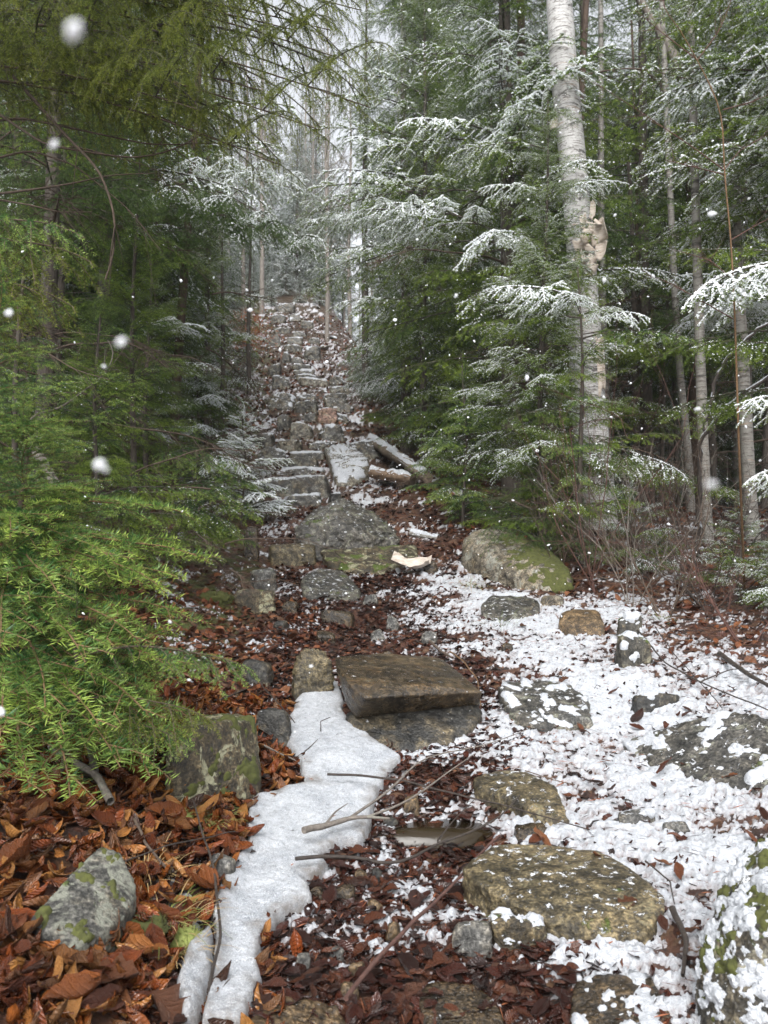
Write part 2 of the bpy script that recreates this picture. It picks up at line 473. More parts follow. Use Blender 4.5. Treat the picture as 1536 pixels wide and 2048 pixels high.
# ------------------------------------------------------------------ ground sheet
def sheet_rows():
    r = [-14, -8, -4, -2, -.5, .3, .7]
    y = 0.95
    while y < 120: r.append(y); y *= 1.0115 if y < 12 else (1.03 if y < 45 else 1.12)
    return np.array(r)
rows = sheet_rows()
inner = np.linspace(-.72, .72, 250)
outer = (np.arange(1, 13) / 12.) ** 2
def grid_xy(rows, inner):
    w = np.maximum(rows, 1.0)[:, None]
    L = -.72 * w - outer[::-1][None] * 90
    Rr = .72 * w + outer[None] * 90
    X = np.concatenate([L, inner[None] * w, Rr], 1)
    Y = np.repeat(rows[:, None], X.shape[1], 1)
    return X, Y
X, Y = grid_xy(rows, inner)
Z = hgt(X, Y)
p3 = np.stack([X, Y, 0 * X], -1)
near = smooth(14, 5, Y)
Z = Z + (0.018 * fbm(p3 * 9, 3, 31) + .010 * fbm(p3 * 28, 2, 41)) * near + 0.05 * fbm(p3 * 3, 3, 51) * smooth(6, 9, Y)
dist_t = X - trail_x(Y)
mud = np.clip(smooth(2.2, 3.5, dist_t) * smooth(6, 8, Y) * .6 + smooth(-1.8, -3, dist_t) * .8 + smooth(11, 14, Y) * .5, 0, 1)
mossy = np.clip(smooth(-.5, -1.1, dist_t) * smooth(2.5, 3.5, Y) + .25 * smooth(8, 11, Y), 0, 1)
g = MB()
nr, nc = X.shape
ii = (np.arange(nr - 1)[:, None] * nc + np.arange(nc - 1)[None])
g.add(np.stack([X, Y, Z], -1), np.stack([ii, ii + 1, ii + nc + 1, ii + nc], -1).reshape(-1, 4), 0, np.stack([mud, mossy, 0 * mud], -1).reshape(-1, 3))
tag(link('ground', g.mesh('ground', ['ground'])), kind='structure')

# ------------------------------------------------------------------ rocks
_ico = {}
def ico(level):
    if level not in _ico:
        bm = bmesh.new(); bmesh.ops.create_icosphere(bm, subdivisions=level, radius=1)
        V = np.array([v.co[:] for v in bm.verts]); Fc = np.array([[v.index for v in f.verts] for f in bm.faces]); bm.free()
        _ico[level] = (V / np.linalg.norm(V, axis=1)[:, None], Fc)
    return _ico[level]

def hull_planes(pts):
    bm = bmesh.new()
    for p in pts: bm.verts.new(tuple(p))
    bmesh.ops.convex_hull(bm, input=bm.verts)
    bmesh.ops.recalc_face_normals(bm, faces=bm.faces)
    N, D = [], []
    c = np.mean(pts, 0)
    for f in bm.faces:
        n = np.array(f.normal[:]); 
        if np.linalg.norm(n) < .5: continue
        q = np.array(f.verts[0].co[:]); d = n @ (q - c)
        if d < 0: n, d = -n, -d
        if any(np.dot(n, a) > .9995 and abs(d - b) < 1e-4 for a, b in zip(N, D)): continue
        N.append(n); D.append(max(d, 1e-3))
    bm.free()
    return c, np.array(N), np.array(D)

def rock_shape(pts, level, sharp, rough, seed, strata=0.0):
    pts = np.asarray(pts, float)
    c, N, D = hull_planes(pts)
    ext = np.maximum(pts.max(0) - pts.min(0), 1e-3) / 2
    V, Fc = ico(level)
    d = V * ext; d = d / np.linalg.norm(d, axis=1)[:, None]
    q = np.maximum(d @ N.T, 0) / D[None]
    r = (q ** sharp).sum(1) ** (-1 / sharp)
    r *= 1.03
    S_ = float(ext.mean())
    pos = d * r[:, None]
    nn = fbm(pos / S_ * 1.6 + seed, 3, seed) * 1.0
    n2 = np.abs(fbm(pos / S_ * 4.5 + seed, 3, seed + 3))
    n3 = fbm(pos / S_ * 14 + seed, 3, seed + 5)
    n4 = vnoise(np.stack([pos[:, 0] * 1.5, pos[:, 1] * 1.5, pos[:, 2] * 26], -1) / (S_ * 2) + seed, seed) * strata
    r2 = r * (1 + rough * (.5 * nn - .75 * n2 + .28 * n3 + .3 * n4))
    return c, d * r2[:, None], Fc

def vnormals(V, Fc):
    n = np.cross(V[Fc[:, 1]] - V[Fc[:, 0]], V[Fc[:, 2]] - V[Fc[:, 0]])
    N = np.zeros_like(V)
    for k in range(3): np.add.at(N, Fc[:, k], n)
    return N / (np.linalg.norm(N, axis=1)[:, None] + 1e-12)

def make_rock(pts, mat, label=None, name='rock', cat='rock', group=None, level=4, sharp=14, rough=.16, seed=0, strata=0., cap=None, moss_cap=None, parent=None):
    c, V, Fc = rock_shape(pts, level, sharp, rough, seed, strata)
    base = np.array([c[0], c[1], np.min(np.asarray(pts)[:, 2])])
    V = V + c - base
    mb = MB(); mb.add(V, Fc)
    o = link(name, mb.mesh(name, [mat]), parent, tuple(base))
    if parent is None: tag(o, label, cat, group)
    N = vnormals(V, Fc)
    for kind, prm in (('snow_cap', cap), ('moss_patch', moss_cap)):
        if not prm: continue
        cov, th, sc, upmin = prm
        s = fbm(V * sc + seed * 3.1, 4, seed + 11, .6) + cov + .25 * (N[:, 2] - .5) + 1.2 * np.minimum(N[:, 2] - upmin, 0)
        hgt_ = np.clip(s, -.3, .35)
        Vc = V + N * (hgt_ * th)[:, None] + np.array([0, 0, 1.]) * (np.maximum(hgt_, 0) * th * .4)[:, None]
        keep = (s[Fc] > -.1).any(1)
        if keep.sum() < 5: continue
        used, inv = np.unique(Fc[keep], return_inverse=True)
        m2 = MB(); m2.add(Vc[used], inv.reshape(-1, 3))
        tag(link(kind, m2.mesh(kind, ['snow' if kind == 'snow_cap' else 'moss']), o), kind='stuff')
    return o

def hp(u, v, vb=None):
    """point at direction (u,v) standing above the ground seen at row vb"""
    vb = v if vb is None else vb
    gp = G(u, vb)
    p = P(u, v, gp[1])
    return p

def hull_rock(spec, mat, label, sink=.06, base=True, **kw):
    pts = [hp(*s) for s in spec]
    for q in (list(pts) if base else ()):
        gz = float(hgt(q[0], q[1]))
        pts.append(np.array([q[0], q[1], min(gz, q[2]) - sink]))
    return make_rock(pts, mat, label, **kw)

_seed = [100]
def box_rock(u0, v0, u1, v1, mat, label=None, deep=.7, jag=.18, hmin=.03, **kw):
    """a stone that covers this much of the view, standing on the ground"""
    _seed[0] += 1; r = np.random.default_rng(_seed[0]); yaw_ = r.normal(0, .22)
    uc = (u0 + u1) / 2
    a = G(uc, v1); Yf = a[1]
    w = (u1 - u0) / F * Yf
    dp = max(w * deep, .02)
    top = P(uc, v0, Yf + dp * .45)[2]
    zb = float(hgt(a[0], Yf + dp * .4))
    top = max(top, zb + hmin, zb + .12 * w)
    xs = (P(u0, v1, Yf)[0], P(u1, v1, Yf)[0])
    pts = []
    for ix, x in enumerate(xs):
        for iy, y in enumerate((Yf, Yf + dp)):
            for z in (zb - .12 * w - .03, top):
                j = jag * (1 if z == top else .4)
                k = (1 if ix == 0 else -1) * abs(r.normal(0, j)) * w * .5
                l = (1 if iy == 0 else -1) * abs(r.normal(0, j)) * dp * .8
                pts.append([x + k, y + l, z - abs(r.normal(0, j * .8)) * (top - zb) * (z == top)])
    for _ in range(3):
        pts.append([xs[0] + (xs[1] - xs[0]) * r.uniform(.2, .8), Yf + dp * r.uniform(.1, .9), top + r.uniform(-.05, .04) * (top - zb)])
    if jag > .1:
        c_ = np.mean(pts, 0)
        pts = [[c_[0] + (q[0] - c_[0]) * math.cos(yaw_) - (q[1] - c_[1]) * math.sin(yaw_), c_[1] + (q[0] - c_[0]) * math.sin(yaw_) + (q[1] - c_[1]) * math.cos(yaw_), q[2] + (q[0] - c_[0]) * r.normal(0, .12)] for q in pts]
    kw.setdefault('seed', _seed[0])
    return make_rock(pts, mat, label, **kw)

# --- rocks in the foreground
ROCKS = []
r1 = hull_rock([(669, 1314, 1412), (760, 1307, 1385), (880, 1316, 1385), (961, 1385, 1452), (732, 1396, 1500), (697, 1366, 1480), (814, 1378, 1490), (861, 1370, 1480), (904, 1374, 1470), (957, 1409, 1440), (869, 1419, 1455), (790, 1427, 1465), (712, 1434, 1470), (690, 1400, 1440), (700, 1390, 1400), (900, 1370, 1395)],
          'rock_wet', 'dark wet flat-topped slab lying at the head of the ice tongue', name='rock_slab', level=6, sharp=70, rough=.045, seed=3, strata=.5, base=False)
r2 = hull_rock([(692, 1418, 1455), (955, 1398, 1435), (965, 1425, 1452), (935, 1468, 1480), (850, 1500, 1510), (740, 1488, 1500), (700, 1445, 1470), (820, 1425, 1470)],
          'rock_dark', 'black rock speckled with pale lichen under the wet flat-topped slab', level=5, sharp=16, rough=.14, seed=4)
hull_rock([(372, 1440, 1540), (420, 1428, 1520), (505, 1430, 1520), (512, 1445, 1560), (525, 1560, 1600), (520, 1600, 1612), (345, 1600, 1625), (352, 1470, 1615), (440, 1440, 1600), (430, 1605, 1618), (330, 1520, 1600)],
          'rock_mossy', 'tall square mossy rock with pale lichen streaks beside the ice', level=6, sharp=26, rough=.08, seed=5, moss_cap=(-.16, .03, 14, -.6))
hull_rock([(62, 1836, 1880), (98, 1792, 1860), (200, 1690, 1785), (240, 1702, 1795), (272, 1770, 1850), (250, 1830, 1900), (172, 1885, 1945), (148, 1893, 1948), (66, 1856, 1900)],
          'rock_lichen', 'grey lichen-covered flat rock among orange leaves on the left bank', level=6, sharp=26, rough=.07, seed=6, moss_cap=(-.27, .03, 26, .1))
hull_rock([(928, 1735, 1800), (985, 1688, 1730), (1080, 1688, 1720), (1200, 1702, 1725), (1300, 1762, 1790), (1332, 1800, 1830), (1290, 1872, 1890), (1165, 1862, 1900), (1160, 1885, 1900), (1050, 1815, 1875), (960, 1770, 1830)],
          'rock_brown', 'large flat olive-brown slab set in the snow at the lower right', name='rock_slab', level=6, sharp=30, rough=.06, seed=7, strata=.3)
hull_rock([(948, 1552, 1590), (1000, 1538, 1560), (1060, 1542, 1565), (1112, 1572, 1600), (1142, 1648, 1662), (1100, 1652, 1665), (1050, 1610, 1650), (948, 1580, 1605)],
          'rock_brown', 'wedge-shaped brown rock above the flat olive-brown slab', level=5, sharp=26, rough=.1, seed=8)
hull_rock([(995, 1362, 1400), (1060, 1352, 1380), (1150, 1365, 1395), (1188, 1410, 1440), (1170, 1450, 1462), (1110, 1462, 1470), (1040, 1440, 1460), (1000, 1400, 1430)],
          'rock_slate', 'dark grey rounded rock with snow flecks right of the wet slab', level=5, sharp=12, rough=.2, seed=9, cap=(-.22, .05, 18, .2))
hull_rock([(1242, 1480, 1490), (1350, 1452, 1480), (1470, 1448, 1480), (1484, 1415, 1500), (1560, 1440, 1500), (1640, 1480, 1560), (1640, 1600, 1620), (1540, 1588, 1600), (1400, 1548, 1560), (1300, 1528, 1540)],
          'rock_slate', 'long lichen-spotted rock at the right edge with leaf and snow on it', level=6, sharp=16, rough=.12, seed=10, cap=(-.26, .045, 14, .3))
hull_rock([(1560, 1635, 1860), (1478, 1688, 1880), (1432, 1765, 1920), (1392, 1850, 1990), (1378, 1930, 2040), (1400, 2060, 2110), (1500, 2120, 2190), (1700, 1950, 2150), (1700, 1700, 1950), (1500, 1800, 2080), (1460, 1900, 2110)],
          'rock_snowy', 'big mossy boulder crusted with snow in the lower right corner', name='boulder', level=7, sharp=8, rough=.16, seed=11, cap=(.0, .035, 30, -.2), moss_cap=(-.19, .03, 22, -.5))
hull_rock([(1150, 1962, 1990), (1190, 1945, 1965), (1300, 1950, 1968), (1345, 2030, 2050), (1340, 2100, 2110), (1160, 2110, 2130), (1140, 2035, 2060)],
          'rock_wet', 'low wet slab with red leaves at the bottom edge of the snow', name='rock_slab', level=5, sharp=26, rough=.08, seed=12, cap=(-.2, .03, 16, .3))
hull_rock([(920, 1075, 1135), (945, 1052, 1120), (1000, 1054, 1110), (1070, 1085, 1130), (1130, 1120, 1160), (1142, 1150, 1180), (1120, 1182, 1188), (1050, 1172, 1182), (960, 1135, 1150), (918, 1105, 1135)],
          'rock_boulder', 'big pale boulder with bright green moss on its right shoulder', name='boulder', level=6, sharp=14, rough=.13, seed=13)
b = hull_rock([(962, 1205, 1225), (985, 1188, 1210), (1075, 1192, 1212), (1080, 1225, 1232), (1010, 1240, 1246), (965, 1232, 1240)],
          'rock_slate', 'small brown-grey rock half sunk in snow below the pale boulder', level=4, sharp=16, rough=.12, seed=14)
hull_rock([(1114, 1232, 1262), (1130, 1215, 1250), (1195, 1215, 1245), (1211, 1240, 1265), (1208, 1268, 1274), (1150, 1276, 1280), (1118, 1255, 1268)],
          'rock_tan', 'round orange-brown rock resting on the snow', level=5, sharp=9, rough=.07, seed=15)
box_rock(1240, 1225, 1290, 1285, 'rock_snowy', 'upright tan rock dusted with snow behind the jagged grey one', level=4, cap=(-.05, .04, 16, .1))
box_rock(1236, 1268, 1310, 1338, 'rock_snowy', 'jagged grey rock with snow in its cracks on the snowfield', level=4, cap=(-.1, .04, 16, .1))
box_rock(1262, 1386, 1368, 1424, 'rock_dark', 'low dark rock poking from snow above the lichen-spotted rock', level=4, cap=(-.2, .03, 16, .2), deep=.4)
box_rock(1238, 1620, 1324, 1656, 'rock_grey', 'flat grey stone almost buried in the snow', level=4, cap=(-.1, .03, 16, .2), deep=.4)
box_rock(1328, 1650, 1388, 1672, 'rock_grey', 'small smooth grey stone in the snow near the right edge', level=4, deep=.5)
box_rock(1110, 1430, 1190, 1462, 'rock_grey', 'small stone tucked against the dark grey rounded rock', level=3)
box_rock(1080, 1190, 1134, 1216, 'rock_boulder', 'small square stone with dry grass beside the pale boulder', level=3)
# middle of the path
hull_rock([(588, 1052, 1108), (622, 1022, 1085), (682, 994, 1072), (745, 1020, 1080), (800, 1068, 1100), (806, 1085, 1108), (745, 1104, 1122), (612, 1096, 1122), (600, 1075, 1118), (668, 1030, 1112), (720, 1062, 1122)],
          'rock_slate', 'large angular grey boulder in the middle of the path below the steps', name='boulder', level=6, sharp=34, rough=.2, seed=21, strata=.3)
hull_rock([(640, 1095, 1120), (830, 1085, 1115), (838, 1110, 1130), (760, 1142, 1150), (660, 1135, 1146)],
          'rock_mossy', 'dark mossy ledge at the foot of the large angular boulder', level=5, sharp=12, rough=.15, seed=22)
hull_rock([(601, 1150, 1175), (640, 1133, 1155), (690, 1140, 1160), (726, 1185, 1195), (700, 1200, 1204), (610, 1190, 1200)],
          'rock_slate', 'smooth bluish-grey rock lying in the wet leaves of the path', level=5, sharp=9, rough=.06, seed=23)
box_rock(498, 1138, 552, 1185, 'rock_grey', 'small grey stone left of the smooth bluish-grey rock', level=4)
box_rock(530, 1088, 632, 1132, 'rock_brown', 'low reddish stone left of the large angular boulder', level=4, deep=.6)
box_rock(484, 1052, 516, 1120, 'rock_wet', 'dark upright post-like stone at the left edge of the path', level=4, deep=.8)
box_rock(506, 1416, 584, 1502, 'rock_dark', 'black rock left of the narrow end of the ice', level=5)
box_rock(472, 1318, 548, 1376, 'rock_dark', 'dark half-buried rock above the spruce tip on the left', level=4, deep=.5)
box_rock(575, 1298, 668, 1400, 'rock_brown', 'rough grey-brown stone between leaves and the wet slab', level=5, deep=.6, rough=.3)
box_rock(412, 1710, 470, 1770, 'rock_grey', 'small bluish stone between orange leaves and the ice', level=4)
box_rock(465, 1178, 548, 1226, 'rock_mossy', 'low mossy stone at the left rim of the path', level=4, deep=.5)
box_rock(640, 1222, 710, 1252, 'rock_wet', 'flat wet stone amid the red leaves of the path', level=3, deep=.6)
box_rock(1030, 1655, 1100, 1692, 'rock_wet', 'little wet stone behind the flat olive-brown slab', level=3)
box_rock(905, 1845, 990, 1925, 'rock_grey', 'wet grey stone under snowy moss left of the olive-brown slab', level=4, deep=.6)
box_rock(985, 1835, 1100, 1905, 'rock_mossy', 'mossy snow-flecked hump on the near side of the olive-brown slab', level=5, deep=.4, cap=(-.05, .03, 30, .0), moss_cap=(-.1, .02, 30, -.3))
hull_rock([(480, 2050, 2065), (560, 1985, 2010), (650, 2000, 2015), (700, 2040, 2060), (660, 2110, 2130), (500, 2110, 2130)],
          'rock_tan', 'broad yellow-brown wet rock at the bottom edge beside the ice', level=5, sharp=14, rough=.08, seed=31)
hull_rock([(838, 1975, 1995), (880, 1955, 1975), (960, 1965, 1985), (1010, 2030, 2045), (990, 2110, 2120), (850, 2110, 2120)],
          'rock_wet', 'flat wet stone among dark leaves at the bottom centre', level=5, sharp=14, rough=.1, seed=32)
# pebbles in the wet channel
PEB = [(670, 1962, 716, 2016, 'rock_tan', 'orange-brown pebble nearest the bottom of the wet channel'), (800, 1590, 850, 1640, 'rock_tan', 'brown angular pebble by the puddle'),
       (765, 1634, 798, 1664, 'rock_dark', 'round black pebble at the left end of the puddle'), (612, 1770, 655, 1808, 'rock_wet', 'dark pebble just off the side of the ice'),
       (655, 1770, 715, 1812, 'rock_wet', 'wide dark pebble under the middle stick'), (705, 1742, 735, 1768, 'rock_tan', 'rusty pebble between the two middle sticks'),
       (738, 1742, 768, 1764, 'rock_dark', 'small black pebble among red leaves'), (725, 1800, 770, 1838, 'rock_tan', 'tan flat pebble below the middle stick'),
       (765, 1840, 805, 1890, 'rock_tan', 'orange pebble under a red leaf in the channel'), (690, 1920, 735, 1965, 'rock_tan', 'yellowish pebble above the orange-brown one'),
       (590, 1910, 625, 1945, 'rock_grey', 'grey pebble close to the lower ice edge'), (650, 1890, 690, 1930, 'rock_grey', 'bluish chip of stone in the leaves'),
       (640, 2010, 680, 2050, 'rock_tan', 'small tan pebble beside the broad yellow-brown rock'), (760, 1300, 790, 1322, 'rock_wet', 'small pebble on top of the wet slab'),
       (770, 1228, 800, 1262, 'rock_grey', 'square grey chip in the middle of the path'), (735, 1258, 780, 1286, 'rock_grey', 'greenish flat chip above the wet slab'),
       (625, 1262, 680, 1288, 'rock_wet', 'dark chip on the left side of the path'), (560, 1200, 600, 1226, 'rock_wet', 'dark chip below the bluish-grey rock'),
       (540, 1240, 575, 1262, 'rock_dark', 'black chip at the left of the path'), (840, 1262, 880, 1290, 'rock_grey', 'pale grey chip right of the greenish one'),
       (1000, 1285, 1030, 1305, 'rock_wet', 'small dark stone at the snow edge'), (845, 1120, 880, 1150, 'rock_wet', 'low stone below the bark scrap'),
       (1370, 1510, 1400, 1530, 'rock_lichen', 'pale chip against the long lichen-spotted rock'), (720, 1190, 760, 1212, 'rock_grey', 'chip beside the bluish-grey rock')]
for a in PEB:
    box_rock(a[0], a[1], a[2], a[3], a[4], a[5], name='pebble', cat='pebble', level=4, sharp=6, rough=.26, jag=.3, deep=.9)

# --- the stone stair
ST = [ (533, 952, 662, 998, 'rock_step_dark', 'big dark bottom step of the stair, flecked with snow', .5),
 (478, 944, 532, 992, 'rock_step', 'rounded rock at the left end of the bottom step', .8),
 (546, 936, 650, 952, 'rock_step_dark', 'second step of the stair, thin and dark', .4), (551, 924, 644, 939, 'rock_step', 'third step of the stair with a straight front', .5),
 (577, 907, 652, 924, 'rock_step', 'fourth step of the stair', .5), (608, 884, 676, 898, 'rock_step', 'fifth step, just below the two upright blocks', .6),
 (504, 897, 574, 935, 'rock_step', 'brown boulder left of the third step', .8), (546, 880, 604, 906, 'rock_step', 'grey boulder left of the fifth step', .8),
 (511, 867, 548, 896, 'rock_step_dark', 'dark boulder under the snowy young fir', .9), (693, 879, 762, 922, 'rock_step_dark', 'dark boulder against the fallen log', .8),
 (576, 846, 630, 882, 'rock_step', 'left upright block of the sixth step', .5), (631, 848, 695, 884, 'rock_step', 'right upright block of the sixth step', .5),
 (634, 816, 676, 847, 'rock_pink', 'pinkish rounded stone on the upright blocks', .8), (550, 830, 583, 864, 'rock_step', 'brownish block left of the sixth step', .9),
 (641, 798, 706, 825, 'rock_step', 'green-grey slanting slab above the pinkish stone', .7), (584, 802, 640, 826, 'rock_step', 'snowy rounded slab left of the slanting slab', .6),
 (530, 785, 596, 822, 'rock_step', 'pale boulder left of the seventh step', .8), (639, 787, 698, 803, 'rock_step_dark', 'flat snow-topped slab of the seventh step', .6),
 (657, 772, 705, 792, 'rock_step_dark', 'dark mossy slab right of the eighth step', .7), (594, 788, 636, 802, 'rock_step_dark', 'black triangular stone of the seventh step', .6),
 (595, 758, 656, 773, 'rock_step', 'eighth step of the stair', .5), (587, 750, 640, 760, 'rock_step_dark', 'ninth step of the stair', .5),
 (585, 740, 630, 752, 'rock_step', 'tenth step with a reddish edge', .5), (581, 730, 623, 741, 'rock_step_dark', 'eleventh step of the stair', .5),
 (581, 714, 607, 730, 'rock_step_dark', 'twelfth step, narrow and dark', .6), (540, 750, 578, 780, 'rock_step', 'boulder left of the ninth step', .8),
 (530, 730, 562, 752, 'rock_step', 'small snowy boulder left of the eleventh step', .8), (657, 752, 690, 772, 'rock_step_dark', 'dark round stone right of the ninth step', .8),
 (693, 738, 724, 756, 'rock_step', 'cracked stone at the right rim of the stair', .8), (700, 752, 730, 764, 'rock_step', 'little snowy stone below the cracked one', .8),
 (604, 692, 642, 722, 'rock_step', 'snow-topped block right of the twelfth step', .7), (560, 702, 584, 728, 'rock_step', 'tall stone left of the twelfth step', .7),
 (530, 668, 565, 694, 'rock_step', 'pale flat slab near the top of the stair', .5), (566, 690, 604, 706, 'rock_step', 'thirteenth step of the stair', .6),
 (572, 676, 606, 690, 'rock_step_dark', 'fourteenth step of the stair', .6), (545, 654, 580, 670, 'rock_step', 'uppermost left stone of the rubble', .7),
 (582, 662, 614, 676, 'rock_step', 'stone in the rubble below the hill top', .7), (600, 640, 628, 660, 'rock_step', 'grey stone at the right of the rubble', .7),
 (538, 628, 572, 650, 'rock_step', 'orange-tinged stone high in the rubble', .7), (574, 626, 602, 644, 'rock_step', 'small block high in the rubble', .7),
 (548, 610, 592, 626, 'rock_step_dark', 'topmost stone of the stair', .6), (612, 676, 640, 690, 'rock_step', 'stone right of the fourteenth step', .7),
 (476, 1000, 530, 1040, 'rock_step_dark', 'dark rock left below the bottom step', .7), (560, 990, 650, 1012, 'rock_step_dark', 'thin ledge directly under the bottom step', .5),
 (652, 985, 690, 1010, 'rock_dark', 'black pointed stone right below the bottom step', .6), (640, 826, 700, 846, 'rock_step', 'half-hidden stone right of the pinkish one', .6),
 (600, 826, 634, 844, 'rock_step', 'stone left of the pinkish one', .6), (765, 1070, 800, 1095, 'rock_step_dark', 'stone behind the small birch log', .7)]
for q in ST:
    step = 'step' in q[5].split()[0:4] or ' step of' in q[5]
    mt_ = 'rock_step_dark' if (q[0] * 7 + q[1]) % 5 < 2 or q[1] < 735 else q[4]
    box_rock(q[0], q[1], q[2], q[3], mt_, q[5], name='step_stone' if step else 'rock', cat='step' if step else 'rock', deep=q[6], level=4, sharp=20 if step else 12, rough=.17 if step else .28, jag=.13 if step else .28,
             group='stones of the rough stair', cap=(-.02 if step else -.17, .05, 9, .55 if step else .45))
hull_rock([(648, 893, 910), (690, 882, 905), (722, 905, 930), (740, 920, 955), (738, 945, 962), (690, 968, 975), (670, 955, 972), (665, 925, 950)],
          'rock_step', 'pointed snow-dusted slab jutting beside the cut log', name='rock_slab', level=5, sharp=20, rough=.08, seed=41, cap=(-.05, .04, 8, .3))
# loose stones scattered along both rims of the stair
for k in range(34):
    Yk = random.uniform(9, 34); side = random.choice((-1, 1))
    xk = float(trail_x(Yk)) + side * random.uniform(.75, 1.3 + Yk * .02)
    s = random.uniform(.07, .2)
    pts = [[xk + random.uniform(-s, s), Yk + random.uniform(-s, s), float(hgt(xk, Yk)) + random.uniform(-.3 * s, .9 * s)] for _ in range(12)]
    make_rock(pts, random.choice(['rock_step', 'rock_step_dark', 'rock_snowy']), 'loose snow-dusted stone on the slope beside the stair', level=3, sharp=10, rough=.15, seed=300 + k, group='loose stones beside the stair', cap=(-.05, .05, 7, .3))

# ------------------------------------------------------------------ ice tongue
def inside(px, py, poly):
    r = np.zeros(px.shape, bool); n = len(poly)
    for i in range(n):
        x1, y1 = poly[i]; x2, y2 = poly[(i + 1) % n]
        c = ((y1 > py) != (y2 > py)) & (px < (x2 - x1) * (py - y1) / (y2 - y1 + 1e-12) + x1)
        r ^= c
    return r
def edge_dist(px, py, poly):
    d = np.full(px.shape, 1e9); n = len(poly)
    for i in range(n):
        a = np.array(poly[i]); b_ = np.array(poly[(i + 1) % n]); ab = b_ - a
        t = np.clip(((px - a[0]) * ab[0] + (py - a[1]) * ab[1]) / (ab @ ab + 1e-12), 0, 1)
        d = np.minimum(d, np.hypot(px - a[0] - t * ab[0], py - a[1] - t * ab[1]))
    return d
ICE = [[(618, 1388), (640, 1374), (672, 1378), (684, 1402), (680, 1425), (696, 1455), (742, 1490), (798, 1528), (770, 1562), (752, 1592), (740, 1640), (733, 1672), (715, 1700), (690, 1697), (668, 1700), (628, 1728), (650, 1750), (622, 1765), (600, 1775), (618, 1818), (588, 1832), (545, 1855), (518, 1890), (510, 1935), (515, 1970), (490, 2025), (478, 2075), (415, 2075), (436, 1950), (440, 1888), (428, 1850), (440, 1800), (470, 1745), (500, 1712), (496, 1660), (502, 1622), (520, 1608), (570, 1598), (632, 1590), (610, 1565), (600, 1540), (572, 1500), (576, 1470), (590, 1430), (592, 1412)],
       [(420, 1856), (436, 1892), (440, 1940), (428, 2010), (412, 2075), (352, 2075), (345, 2040), (330, 1995), (350, 1935), (385, 1890)]]
ice = thing('ice_tongue', G(600, 1750), 'long white tongue of old ice winding down the left of the wet path', 'ice')
ib = np.array(ice.location)
for q, poly in enumerate(ICE):
    wp = [tuple(G(u, v)[:2]) for u, v in poly]
    ax = np.array(wp); x0, y0 = ax.min(0) - .03; x1, y1 = ax.max(0) + .03
    st = .0085
    gx, gy = np.meshgrid(np.arange(x0, x1, st), np.arange(y0, y1, st))
    wob = .009 * fbm(np.stack([gx * 14, gy * 14, 0 * gx], -1), 3, 71)
    wx = gx + wob; wy = gy + .009 * fbm(np.stack([gx * 14 + 9, gy * 14, 0 * gx], -1), 3, 73)
    ins = inside(wx, wy, wp); dd = edge_dist(wx, wy, wp) * np.where(ins, 1, -1) + (.012 if q == 0 else -.012)
    th = .036 + .015 * fbm(np.stack([gx * 3, gy * 3, 0 * gx], -1), 3, 75)
    e = np.clip(dd / .014, 0, 1)
    prof = np.sqrt(np.clip(1 - (1 - e) ** 2, 0, 1))
    gz = hgt(gx, gy) - .01 + (th + .012) * prof + .004 * fbm(np.stack([gx * 60, gy * 60, 0 * gx], -1), 2, 77) * e
    gz = gz + .006 * fbm(np.stack([gx * 7, gy * 7, 0 * gx], -1), 3, 79) * e
    gz = np.where(dd < 0, gz - .05, gz)
    keep = dd > -.012
    fk = keep[:-1, :-1] & keep[1:, :-1] & keep[:-1, 1:] & keep[1:, 1:]
    n_ = gx.shape[1]; ii = (np.arange(gx.shape[0] - 1)[:, None] * n_ + np.arange(n_ - 1)[None])[fk]
    Fq = np.stack([ii, ii + 1, ii + n_ + 1, ii + n_], -1)
    used, inv = np.unique(Fq, return_inverse=True)
    V = np.stack([gx, gy, gz], -1).reshape(-1, 3)[used] - ib
    rim = np.clip(1 - dd / .05 + .8 * fbm(np.stack([gx * 25, gy * 25, 0 * gx], -1), 3, 78), 0, 1).reshape(-1)[used]
    mb = MB(); mb.add(V, inv.reshape(-1, 4), 0, np.stack([rim, rim, rim], -1))
    o = link('ice_sheet', mb.mesh('ice_sheet', ['ice']), ice)
    if q == 1: o['label'] = 'broken-off slab of ice at the lower left end'
def in_ice_px(u, v):
    return any(inside(np.array([u]), np.array([v]), [(float(a), float(b)) for a, b in p_])[0] for p_ in ICE)
ICEW = [[tuple(G(u, v)[:2]) for u, v in p_] for p_ in ICE]
def in_ice(x, y, marg=.006):
    r = np.zeros(x.shape, bool)
    for p_ in ICEW: r |= inside(x, y, p_) & (edge_dist(x, y, p_) > marg)
    return r

# ------------------------------------------------------------------ snow on the ground
SN = [(800, 1142), (960, 1160), (1150, 1195), (1260, 1225), (1330, 1290), (1450, 1325), (1700, 1370), (2000, 1450), (2300, 1600), (2300, 2000), (1900, 2150), (1340, 2110), (1330, 2000), (1215, 1915), (1130, 1880), (1040, 1800), (1010, 1680), (935, 1610), (1020, 1540), (1075, 1490), (1010, 1420), (1000, 1340), (930, 1270), (870, 1200)]
SNW = [tuple(G(u, v)[:2]) for u, v in SN]
def snow_cov(x, y):
    ins = inside(x, y, SNW); d = edge_dist(x, y, SNW) * np.where(ins, 1, -1)
    c = np.clip(d / .5, -1.0, 1) * .24
    for (u, v, r, a) in SPOTS:
        pt = _spot[(u, v)]
        c = np.maximum(c, a - .55 * (((x - pt[0]) ** 2 + (y - pt[1]) ** 2) / (r * r)))
    c = np.maximum(c, -.11 - 1.5 * np.maximum(0, 9.3 - y) - 1.0 * np.maximum(np.abs(x - trail_x(y)) - 1.3, 0))
    return c
